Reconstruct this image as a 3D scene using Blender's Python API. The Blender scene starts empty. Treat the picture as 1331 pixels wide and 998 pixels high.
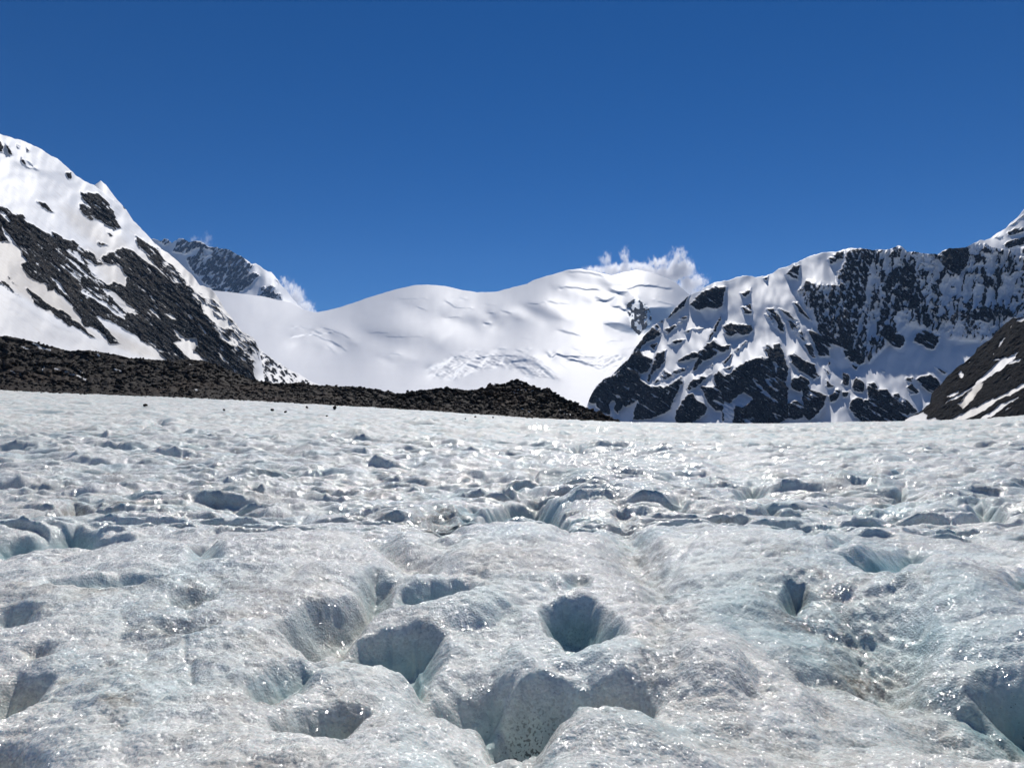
import bpy, math, random
import numpy as np
from mathutils import Vector

SC = bpy.context.scene
COL = SC.collection
random.seed(7)
F32 = np.float32

# ------------------------------------------------------------------ camera
PW, PH, FOC, HOR = 1331.0, 998.0, 960.0, 545.0      # photo size, focal length (px), row of the horizon
CAM_Z = 1.6
PITCH = math.atan((HOR - PH / 2) / FOC)
cam_data = bpy.data.cameras.new('camera')
cam_data.sensor_width = 36.0
cam_data.lens = 36.0 * FOC / PW
cam_data.clip_start = 0.05
cam_data.clip_end = 60000.0
cam = bpy.data.objects.new('camera', cam_data)
cam.location = (0, 0, CAM_Z)
cam.rotation_euler = (math.pi / 2 + PITCH, 0, 0)
COL.objects.link(cam)
SC.camera = cam

# ------------------------------------------------------------------ sky and sun
SUN_EL, SUN_AZ = math.radians(50.0), math.radians(10.0)     # ahead of the camera, a little to the right
world = bpy.data.worlds.new('World')
SC.world = world
world.use_nodes = True
wn = world.node_tree.nodes; wl = world.node_tree.links
wn.clear()
sky = wn.new('ShaderNodeTexSky')
sky.sky_type = 'NISHITA'
sky.sun_disc = False
sky.sun_elevation = SUN_EL
sky.sun_rotation = SUN_AZ
sky.altitude = 4000.0
sky.air_density = 1.0
sky.dust_density = 0.0
sky.ozone_density = 4.0
bg = wn.new('ShaderNodeBackground')
bg.inputs['Strength'].default_value = 0.064
wo = wn.new('ShaderNodeOutputWorld')
hs = wn.new('ShaderNodeHueSaturation')
hs.inputs['Saturation'].default_value = 1.31
hs.inputs['Hue'].default_value = 0.507
wl.new(sky.outputs['Color'], hs.inputs['Color'])
wl.new(hs.outputs['Color'], bg.inputs['Color'])
wl.new(bg.outputs['Background'], wo.inputs['Surface'])

sun_data = bpy.data.lights.new('sun', 'SUN')
sun_data.energy = 3.9
sun_data.angle = math.radians(0.5)
sun_data.color = (1.0, 0.965, 0.92)
sun = bpy.data.objects.new('sun', sun_data)
sv = Vector((math.sin(SUN_AZ) * math.cos(SUN_EL), math.cos(SUN_AZ) * math.cos(SUN_EL), math.sin(SUN_EL)))
sun.rotation_euler = sv.to_track_quat('Z', 'Y').to_euler()
sun.location = (0, 0, 50)
COL.objects.link(sun)

SC.view_settings.view_transform = 'Standard'
SC.view_settings.look = 'None'
SC.view_settings.exposure = 0.05
SC.view_settings.gamma = 1.0
SC.view_settings.use_curve_mapping = False
SC.cycles.max_bounces = 6
SC.cycles.diffuse_bounces = 3
SC.cycles.glossy_bounces = 2
SC.cycles.transmission_bounces = 2
SC.cycles.volume_bounces = 8
SC.cycles.volume_max_steps = 64
SC.cycles.sample_clamp_indirect = 4.0

# ------------------------------------------------------------------ noise and geometry helpers
_rng = np.random.RandomState(3)
_PERM = np.concatenate([_rng.permutation(512)] * 3).astype(np.int32)
_ANG = _rng.rand(512) * 2 * math.pi
_GX, _GY = np.cos(_ANG).astype(F32), np.sin(_ANG).astype(F32)

def pn(x, y, seed=0):
    """gradient noise, about -0.7 .. 0.7"""
    x = np.asarray(x, F32) + F32(seed * 17.31); y = np.asarray(y, F32) + F32(seed * 9.73)
    xf = np.floor(x); yf = np.floor(y)
    xi = xf.astype(np.int32) & 511; yi = yf.astype(np.int32) & 511
    fx = x - xf; fy = y - yf
    u = fx * fx * fx * (fx * (fx * 6 - 15) + 10); v = fy * fy * fy * (fy * (fy * 6 - 15) + 10)
    def g(ix, iy, dx, dy):
        h = _PERM[_PERM[ix & 511] + (iy & 511)]
        return _GX[h] * dx + _GY[h] * dy
    a = g(xi, yi, fx, fy); b = g(xi + 1, yi, fx - 1, fy)
    c = g(xi, yi + 1, fx, fy - 1); d = g(xi + 1, yi + 1, fx - 1, fy - 1)
    return (a + u * (b - a)) + v * ((c + u * (d - c)) - (a + u * (b - a)))

def fbm(x, y, oct=4, seed=0, gain=0.5):
    s = 0; a = 1.0; f = 1.0
    for i in range(oct):
        s = s + a * pn(x * f, y * f, seed + i * 5)
        a *= gain; f *= 2.03
    return s

def ridged(x, y, oct=4, seed=0, gain=0.5):
    s = 0; a = 1.0; f = 1.0
    for i in range(oct):
        s = s + a * (1 - 2.2 * np.abs(pn(x * f, y * f, seed + i * 5)))
        a *= gain; f *= 2.03
    return s

def worley(x, y, seed=0):
    """distances to the nearest and the second nearest point of a jittered grid"""
    xf = np.floor(x).astype(np.int32); yf = np.floor(y).astype(np.int32)
    f1 = np.full(np.shape(x), 9, F32); f2 = f1.copy()
    for i in (-1, 0, 1):
        for j in (-1, 0, 1):
            h = _PERM[_PERM[(xf + i + seed * 31) & 511] + ((yf + j) & 511)]
            px = xf + i + (h & 31) / F32(31.0); py = yf + j + (h >> 5) / F32(15.0)
            d = np.hypot(x - px, y - py).astype(F32)
            f2 = np.minimum(f2, np.maximum(f1, d)); f1 = np.minimum(f1, d)
    return f1, f2

def sstep(a, b, x):
    t = np.clip((x - a) / (b - a), 0, 1)
    return t * t * (3 - 2 * t)

def sdf(px, py, poly):
    """signed distance to a polygon, positive inside"""
    p = np.asarray(poly, F32)
    n = len(p)
    d = np.full(px.shape, 1e12, F32)
    ins = np.zeros(px.shape, bool)
    for i in range(n):
        a = p[i]; b = p[(i + 1) % n]
        ex, ey = b - a
        wx = px - a[0]; wy = py - a[1]
        t = np.clip((wx * ex + wy * ey) / (ex * ex + ey * ey + 1e-9), 0, 1)
        d = np.minimum(d, (wx - ex * t) ** 2 + (wy - ey * t) ** 2)
        if abs(ey) > 1e-9:
            c = (a[1] > py) != (b[1] > py)
            ins ^= c & (px < ex * (py - a[1]) / ey + a[0])
    d = np.sqrt(d)
    return np.where(ins, d, -d)

def pline(px, py, pts):
    """distance to a polyline"""
    p = np.asarray(pts, F32)
    d = np.full(px.shape, 1e12, F32)
    for a, b in zip(p[:-1], p[1:]):
        ex, ey = b - a
        wx = px - a[0]; wy = py - a[1]
        t = np.clip((wx * ex + wy * ey) / (ex * ex + ey * ey + 1e-9), 0, 1)
        d = np.minimum(d, (wx - ex * t) ** 2 + (wy - ey * t) ** 2)
    return np.sqrt(d)

def view_ray(X, Y):
    """direction through photo pixel X, Y scaled to one metre of ground distance ahead"""
    x = (np.asarray(X, float) - PW / 2) / FOC; y = (PH / 2 - np.asarray(Y, float)) / FOC
    cp, sp = math.cos(PITCH), math.sin(PITCH)
    dy = cp - y * sp; dz = sp + y * cp
    return x / dy, dz / dy

def grid_mesh(name, P, attrs=None, smooth=True):
    """P: (rows, cols, 3) -> mesh of quads"""
    nr, nc = P.shape[:2]
    me = bpy.data.meshes.new(name)
    idx = np.arange(nr * nc, dtype=np.int32).reshape(nr, nc)
    q = np.stack([idx[:-1, :-1], idx[:-1, 1:], idx[1:, 1:], idx[1:, :-1]], -1).reshape(-1, 4)
    me.vertices.add(nr * nc)
    me.vertices.foreach_set('co', P.reshape(-1).astype(F32))
    me.loops.add(q.size); me.loops.foreach_set('vertex_index', q.reshape(-1))
    me.polygons.add(len(q))
    me.polygons.foreach_set('loop_start', np.arange(0, q.size, 4, dtype=np.int32))
    me.polygons.foreach_set('use_smooth', np.full(len(q), smooth))
    me.update(calc_edges=True)
    for k, a in (attrs or {}).items():
        at = me.attributes.new(k, 'FLOAT', 'POINT')
        at.data.foreach_set('value', np.ascontiguousarray(a, F32).reshape(-1))
    return me

def link(name, me, mat, kind=None, label=None, cat=None, group=None):
    o = bpy.data.objects.new(name, me); COL.objects.link(o)
    if mat is not None and not me.materials: me.materials.append(mat)
    if kind: o['kind'] = kind
    if label: o['label'] = label
    if cat: o['category'] = cat
    if group: o['group'] = group
    return o

# ------------------------------------------------------------------ materials
class NT:
    def __init__(self, name):
        self.m = bpy.data.materials.new(name); self.m.use_nodes = True
        self.t = self.m.node_tree; self.t.nodes.clear()
        self.out = self.t.nodes.new('ShaderNodeOutputMaterial')
    def n(self, typ, ins=None, **props):
        nd = self.t.nodes.new(typ)
        for k, v in props.items(): setattr(nd, k, v)
        for k, v in (ins or {}).items():
            if isinstance(v, bpy.types.NodeSocket): self.t.links.new(v, nd.inputs[k])
            else: nd.inputs[k].default_value = v
        return nd
    def math(self, op, a, b=0.0, c=0.0, clamp=False):
        return self.n('ShaderNodeMath', {0: a, 1: b, 2: c}, operation=op, use_clamp=clamp).outputs[0]
    def vmath(self, op, a, b=(0, 0, 0), scale=None):
        d = {0: a, 1: b}
        if scale is not None: d['Scale'] = scale
        nd = self.n('ShaderNodeVectorMath', d, operation=op)
        return nd.outputs['Value'] if op in ('LENGTH', 'DOT_PRODUCT') else nd.outputs[0]
    def mix(self, f, a, b):
        nd = self.n('ShaderNodeMix', data_type='RGBA')
        for k, v in ((0, f), (6, a), (7, b)):
            if isinstance(v, bpy.types.NodeSocket): self.t.links.new(v, nd.inputs[k])
            else: nd.inputs[k].default_value = v if k == 0 or len(v) == 4 else (*v, 1)
        return nd.outputs[2]
    def attr(self, name): return self.n('ShaderNodeAttribute', attribute_name=name).outputs['Fac']
    def noise(self, vec, scale, detail=3.0, rough=0.55, color=False):
        nd = self.n('ShaderNodeTexNoise', {'Vector': vec, 'Scale': scale, 'Detail': detail, 'Roughness': rough})
        return nd.outputs['Color' if color else 0]
    def step(self, x, a, b):
        return self.n('ShaderNodeMapRange', {0: x, 1: a, 2: b, 3: 0.0, 4: 1.0}, interpolation_type='SMOOTHSTEP').outputs[0]
    def surf(self, s): self.t.links.new(s, self.out.inputs['Surface'])

def glacier_material():
    k = NT('glacier_ice_surface')
    pos = k.n('ShaderNodeNewGeometry').outputs['Position']
    nrm = k.n('ShaderNodeNewGeometry').outputs['Normal']
    pit = k.attr('pit'); dirt = k.attr('dirt'); speck = k.attr('speck'); clear = k.attr('clear')
    big = k.noise(pos, 0.55, 4.0)
    mid = k.noise(pos, 5.0, 5.0, 0.65)
    fin = k.noise(pos, 42.0, 3.0, 0.6)
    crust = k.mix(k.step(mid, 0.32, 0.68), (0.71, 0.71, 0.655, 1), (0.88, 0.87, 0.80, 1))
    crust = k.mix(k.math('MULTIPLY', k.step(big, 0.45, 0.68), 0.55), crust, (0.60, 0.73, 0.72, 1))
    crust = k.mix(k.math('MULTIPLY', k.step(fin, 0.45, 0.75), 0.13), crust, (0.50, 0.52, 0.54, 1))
    ice = k.mix(k.step(mid, 0.3, 0.7), (0.25, 0.41, 0.425, 1), (0.43, 0.58, 0.585, 1))  # clear teal ice; inside the holes it also paints in some shade
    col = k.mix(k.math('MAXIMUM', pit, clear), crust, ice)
    dn = k.math('MULTIPLY', dirt, k.step(k.math('ADD', k.math('MULTIPLY', mid, 0.7), k.math('MULTIPLY', fin, 0.3)), 0.36, 0.62), clamp=True)
    col = k.mix(dn, col, (0.25, 0.225, 0.175, 1))
    sp = k.math('MULTIPLY', k.step(k.noise(pos, 48.0, 2.0, 0.5), 0.55, 0.58), speck)
    sparse = k.math('MULTIPLY', k.step(k.noise(pos, 80.0, 1.0, 0.5), 0.735, 0.75), k.math('ADD', k.math('MULTIPLY', pit, 0.6), 0.35))
    col = k.mix(k.math('MAXIMUM', sp, sparse), col, (0.03, 0.035, 0.04, 1))
    # refrozen crystals: every grain has its own tilt, so some of them flash in the sun
    v1 = k.n('ShaderNodeTexVoronoi', {'Vector': pos, 'Scale': 52.0})
    v2 = k.n('ShaderNodeTexVoronoi', {'Vector': pos, 'Scale': 24.0})
    b0 = k.n('ShaderNodeBump', {'Strength': k.math('MULTIPLY_ADD', pit, -0.34, 0.36, clamp=True), 'Distance': 0.012, 'Height': v1.outputs['Distance']}, invert=True)
    g0 = k.math('MULTIPLY_ADD', k.n('ShaderNodeSeparateColor', {0: v1.outputs['Color']}).outputs[0], 0.26, 0.85)
    g0 = k.n('ShaderNodeMix', {0: k.math('MULTIPLY', pit, 0.85), 2: g0, 3: 0.97}, data_type='FLOAT').outputs[0]
    col = k.vmath('SCALE', col, scale=g0)
    b = k.n('ShaderNodeBump', {'Strength': k.math('MULTIPLY_ADD', pit, -0.3, 0.42, clamp=True), 'Distance': 0.02, 'Height': k.noise(pos, 22.0, 5.0, 0.7), 'Normal': b0.outputs[0]})
    b = k.n('ShaderNodeBump', {'Strength': 0.35, 'Distance': 0.05, 'Height': mid, 'Normal': b.outputs[0]})
    t1 = k.vmath('SUBTRACT', v1.outputs['Color'], (0.5, 0.5, 0.5))
    t2 = k.vmath('SUBTRACT', v2.outputs['Color'], (0.5, 0.5, 0.5))
    amt = k.math('MULTIPLY_ADD', pit, -0.75, 0.95)
    n = k.vmath('ADD', b.outputs[0], k.vmath('SCALE', t1, scale=amt))
    n = k.vmath('ADD', n, k.vmath('SCALE', t2, scale=k.math('MULTIPLY', amt, 0.6)))
    n = k.vmath('NORMALIZE', n)
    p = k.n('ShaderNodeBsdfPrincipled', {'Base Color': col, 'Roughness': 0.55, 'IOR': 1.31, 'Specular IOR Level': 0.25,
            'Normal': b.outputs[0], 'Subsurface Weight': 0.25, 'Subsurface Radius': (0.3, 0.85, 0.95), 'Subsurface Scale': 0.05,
            'Coat Weight': k.math('MULTIPLY', k.attr('wet_glint'), k.math('MULTIPLY_ADD', pit, -0.4, 1.0)), 'Coat Roughness': 0.085, 'Coat IOR': 1.5, 'Coat Normal': n})
    k.surf(p.outputs[0])
    return k.m

def mountain_material(name, snow=(0.755, 0.765, 0.775), rock_a=(0.035, 0.035, 0.038), rock_b=(0.10, 0.09, 0.08), metres=1.0, ice=(0.42, 0.55, 0.66), bed=(0.16, 0.5), ledges=0.5, streaks=0.0):
    k = NT(name)
    pos = k.n('ShaderNodeNewGeometry').outputs['Position']
    p = k.vmath('SCALE', pos, scale=1.0 / metres)
    rk = k.attr('rock'); dust = k.attr('dust'); blue = k.attr('ice')
    # bedding: grain drawn out along the layers of the rock
    bv = k.n('ShaderNodeCombineXYZ', {0: k.math('MULTIPLY', k.attr('along'), bed[0]), 1: k.math('MULTIPLY', k.attr('across'), bed[1])}).outputs[0]
    nb = k.noise(bv, 1.0, 5.0, 0.68)
    n1 = k.noise(p, 0.13, 4.0, 0.65)
    n2 = k.noise(p, 0.022, 4.0, 0.6)
    edge = k.math('ADD', k.math('MULTIPLY', k.math('SUBTRACT', nb, 0.5), 0.75), k.math('MULTIPLY', k.math('SUBTRACT', n1, 0.5), 0.25))
    r = k.step(k.math('ADD', rk, edge), 0.40, 0.60)
    tone = k.math('ADD', k.math('MULTIPLY', nb, 0.55), k.math('MULTIPLY', n2, 0.45))
    rock = k.mix(k.step(tone, 0.44, 0.68), (*rock_a, 1), (*rock_b, 1))
    bv2 = k.vmath('SCALE', bv, scale=2.3)
    ledge = k.step(k.noise(bv2, 1.0, 4.0, 0.6), 0.60, 0.66)
    rock = k.mix(k.math('MULTIPLY', ledge, ledges), rock, (*tuple(c * .75 for c in snow), 1))
    sn = k.mix(k.math('MULTIPLY', k.step(n2, 0.35, 0.7), 0.3), (*snow, 1), tuple(c * 0.92 for c in snow) + (1,))
    streak = k.noise(k.vmath('MULTIPLY', bv, (0.35, 1.3, 1.0)), 1.0, 4.0, 0.6)
    sn = k.mix(k.math('MULTIPLY', k.step(streak, 0.5, 0.72), streaks), sn, (0.52, 0.50, 0.47, 1))
    sn = k.mix(k.math('MULTIPLY', dust, k.math('MULTIPLY_ADD', nb, 0.9, 0.35), clamp=True), sn, (0.50, 0.445, 0.365, 1))
    sn = k.mix(blue, sn, (*ice, 1))
    col = k.mix(r, sn, rock)
    h = k.math('MULTIPLY', k.math('ADD', nb, k.math('MULTIPLY', n1, 0.5)), k.math('MULTIPLY_ADD', r, 0.95, 0.05))
    b = k.n('ShaderNodeBump', {'Strength': 0.7, 'Distance': 4.5 * metres, 'Height': h})
    pr = k.n('ShaderNodeBsdfPrincipled', {'Base Color': col, 'Roughness': k.math('MULTIPLY_ADD', r, 0.3, 0.55), 'Specular IOR Level': k.math('MULTIPLY_ADD', r, -0.16, 0.2), 'Normal': b.outputs[0]})
    k.surf(pr.outputs[0])
    return k.m

def rubble_material(name, a=(0.022, 0.021, 0.020), b=(0.075, 0.066, 0.056)):
    k = NT(name)
    geo = k.n('ShaderNodeNewGeometry')
    pos = geo.outputs['Position']
    rnd = geo.outputs['Random Per Island']
    n = k.noise(pos, 0.9, 4.0, 0.65)
    col = k.mix(k.math('ADD', k.math('MULTIPLY', rnd, 0.5), k.math('MULTIPLY', n, 0.5)), (*a, 1), (*b, 1))
    tint = k.noise(pos, 0.045, 3.0, 0.6)
    col = k.mix(k.math('MULTIPLY', k.step(tint, 0.45, 0.7), 0.6), col, (b[0] * 1.15, b[1] * .9, b[2] * .75, 1))
    sn = k.step(k.math('ADD', k.attr('rock'), k.math('MULTIPLY', k.math('SUBTRACT', n, 0.5), 0.5)), 0.45, 0.55)
    col = k.mix(sn, col, (0.62, 0.62, 0.61, 1))
    bm = k.n('ShaderNodeBump', {'Strength': 0.7, 'Distance': 0.4, 'Height': n})
    pr = k.n('ShaderNodeBsdfPrincipled', {'Base Color': col, 'Roughness': 0.85, 'Specular IOR Level': 0.2, 'Normal': bm.outputs[0]})
    k.surf(pr.outputs[0])
    return k.m

# ------------------------------------------------------------------ mountain faces
def tr(x0, y0, pts, s=6.655):
    return [(x0 + a / s, y0 + b / s) for a, b in pts]

def box_blur(A, w, axis=0):
    if w < 1: return A
    pad = [(0, 0), (0, 0)]; pad[axis] = (w, w)
    B = np.pad(A, pad, mode='edge')
    C = np.cumsum(B, axis=axis, dtype=np.float64)
    n = A.shape[axis]; m = 2 * w
    if axis == 0: return ((C[m:m + n] - C[:n]) / m).astype(F32)
    return ((C[:, m:m + n] - C[:, :n]) / m).astype(F32)

def poly_map(X, Y, polys, soft=1.2):
    """union of polygons (points, weight, softness) -> 0..1"""
    M = np.zeros(X.shape, F32)
    for e in polys:
        pts, wgt = e[0], e[1]; sf = e[2] if len(e) > 2 else soft
        a = np.asarray(pts); g = sf * 1.5 + 2
        m = (X > a[:, 0].min() - g) & (X < a[:, 0].max() + g) & (Y > a[:, 1].min() - g) & (Y < a[:, 1].max() + g)
        if not m.any(): continue
        d = sdf(X[m], Y[m], pts)
        M[m] = np.maximum(M[m], wgt * sstep(-sf, sf, d))
    return M

def line_map(X, Y, lines):
    M = np.zeros(X.shape, F32)
    for pts, hw, wgt in lines:
        a = np.asarray(pts); g = hw * 2 + 2
        m = (X > a[:, 0].min() - g) & (X < a[:, 0].max() + g) & (Y > a[:, 1].min() - g) & (Y < a[:, 1].max() + g)
        if not m.any(): continue
        d = pline(X[m], Y[m], pts)
        M[m] = np.maximum(M[m], wgt * sstep(hw * 1.3, hw * 0.5, d))
    return M

def face(name, mat, crest, base, Db, Dc, X0, X1, nu, nv, maps, slope_cot=0.25, blur_rows=28, rough=(4.0, 12.0), prof=1.0,
         strata=(0.7, 0.7), jag=1.0, warp=2.2, seed=0, back=0.8, back_step=None, lump=(0.0, 60.0), smooth_px=14, side=0.35, relax=45.0, gain=1.3, hp=.5):
    """a mountain flank: rows rise from its foot to its crest, each row farther away than the one below it.
    maps(X, Y) -> rock, steep, dust, ice; steep places rise without receding, so they turn away from the sun."""
    xs = np.linspace(X0, X1, nu).astype(F32)
    cr0 = np.interp(xs, *zip(*crest)).astype(F32); ba = np.interp(xs, *zip(*base)).astype(F32)
    cr = cr0 + (jag * (fbm(xs / 9, xs * 0 + seed, 3, seed))).astype(F32)
    cr = np.minimum(cr, ba - 1)
    db = np.interp(xs, *zip(*Db)).astype(F32); dc = np.interp(xs, *zip(*Dc)).astype(F32)
    t = np.linspace(0, 1, nv).astype(F32)[:, None]
    # everything that shapes the flank is worked out on an upright raster, then read at the vertices
    sx, sy = 1.0, 0.8
    ytop = float(cr.min()) - 6; ybot = float(ba.max()) + 2
    rx_ = np.arange(X0 - 2, X1 + 3, sx).astype(F32); ry_ = np.arange(ybot, ytop, -sy).astype(F32)
    X, Y = np.meshgrid(rx_, ry_)
    bs_ = np.interp(rx_, xs, ba); cs_ = np.interp(rx_, xs, cr0)
    w_ = smooth_px
    cs_ = box_blur(box_blur(cs_[None].astype(F32), w_, 1), w_, 1)[0]
    cs_ = np.minimum(cs_, bs_ - 12)
    dbr = np.interp(rx_, xs, db); dcr = np.interp(rx_, xs, dc)
    dbr = box_blur(box_blur(dbr[None].astype(F32), 40, 1), 40, 1)[0]; dcr = box_blur(box_blur(dcr[None].astype(F32), 40, 1), 40, 1)[0]
    tt = np.clip((bs_[None] - Y) / (bs_ - cs_)[None], 0, 1.6)
    D = (dbr + (dcr - dbr) * tt ** prof).astype(F32)
    cx, cy = strata
    s1 = X * cx + Y * cy; s2 = -X * cy + Y * cx
    wx = X + warp * fbm(s1 / 14, s2 / 5, 4, seed + 1, 0.6); wy = Y + warp * fbm(s1 / 14, s2 / 5, 4, seed + 2, 0.6)
    got = maps(wx, wy, X, Y, s1, s2)
    rock, steep, dust, ice = got[:4]
    ribs = got[4] if len(got) > 4 else 0
    steep = np.clip(steep, -1, 1.2)
    px = D / FOC
    mean_cot = np.maximum((dcr - dbr) / np.maximum((bs_ - cs_), 1), 0)[None] / px
    mean_cot = np.maximum(mean_cot, 0.25)
    g = np.where(steep > 0, (slope_cot - mean_cot), mean_cot) * steep * px * gain
    g = g - box_blur(g, 60, 0) * hp
    g = (g * (Y < bs_[None])).astype(F32)
    # the surface whose rise along the view is closest to g without tearing sideways
    n0, n1 = g.shape
    gp = np.concatenate([g, g[::-1]], 0); gp = np.concatenate([gp, gp[:, ::-1]], 1)
    gp[n0:] *= -1
    ky = 2 * np.pi * np.fft.fftfreq(2 * n0, sy)[:, None]; kx = 2 * np.pi * np.fft.fftfreq(2 * n1, sx)[None]
    den = ky ** 2 + side * kx ** 2 + (1 / relax) ** 2
    C = np.fft.ifft2(-1j * ky * np.fft.fft2(gp) / den).real[:n0, :n1].astype(F32)
    rel = ridged(s1 / 26, s2 / 8, 5, seed + 3, 0.6)
    fine = fbm(X / 5, Y / 4, 3, seed + 4, 0.6)
    lmp = fbm(X / lump[1], Y / lump[1] * 1.6, 3, seed + 6) * lump[0]
    D = D + C + px * (-rel * rough[0] * rock - fine * 2.2 * rough[0] / 4 * rock + lmp - ribs)
    D = D + px * rough[1] * fbm(X / 40, Y / 55, 3, seed + 5)
    VX = np.broadcast_to(xs, (nv, nu)).astype(F32); VY = (ba + (cr - ba) * t).astype(F32)
    fi = np.clip((ybot - VY) / sy, 0, n0 - 1.001); fj = np.clip((VX - rx_[0]) / sx, 0, n1 - 1.001)
    i0 = fi.astype(int); j0 = fj.astype(int); fi = (fi - i0).astype(F32); fj = (fj - j0).astype(F32)
    def rd(A):
        A = np.asarray(A, F32)
        return (A[i0, j0] * (1 - fj) + A[i0, j0 + 1] * fj) * (1 - fi) + (A[i0 + 1, j0] * (1 - fj) + A[i0 + 1, j0 + 1] * fj) * fi
    D, rock, dust, ice, su, sw = rd(D), rd(rock), rd(dust), rd(ice), rd(s1), rd(s2)
    rx, rz = view_ray(VX, VY)
    P = np.stack([rx * D, D, CAM_Z + rz * D], -1)
    nb = 7
    bs = back_step or float(np.mean(dc)) * 0.03
    Bk = []
    for j in range(1, nb + 1):
        q = P[-1].copy(); q[:, 1] += bs * j; q[:, 0] *= (1 + bs * j / np.maximum(P[-1][:, 1], 1)); q[:, 2] -= back * bs * j * (0.25 + 0.12 * j)
        Bk.append(q)
    P = np.concatenate([P, np.stack(Bk)], 0)
    ext = lambda a: np.concatenate([a, np.repeat(a[-1:], nb, 0)], 0)
    me = grid_mesh(name, P, {'rock': ext(rock), 'dust': ext(dust), 'ice': ext(ice), 'along': ext(su), 'across': ext(sw)})
    return link(name, me, mat, 'structure')

def fleck(s1, s2, L, W, seed, level, width=0.12):
    n = fbm(s1 / L, s2 / W, 4, seed, 0.6)
    return sstep(level - width, level + width, n)

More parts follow.
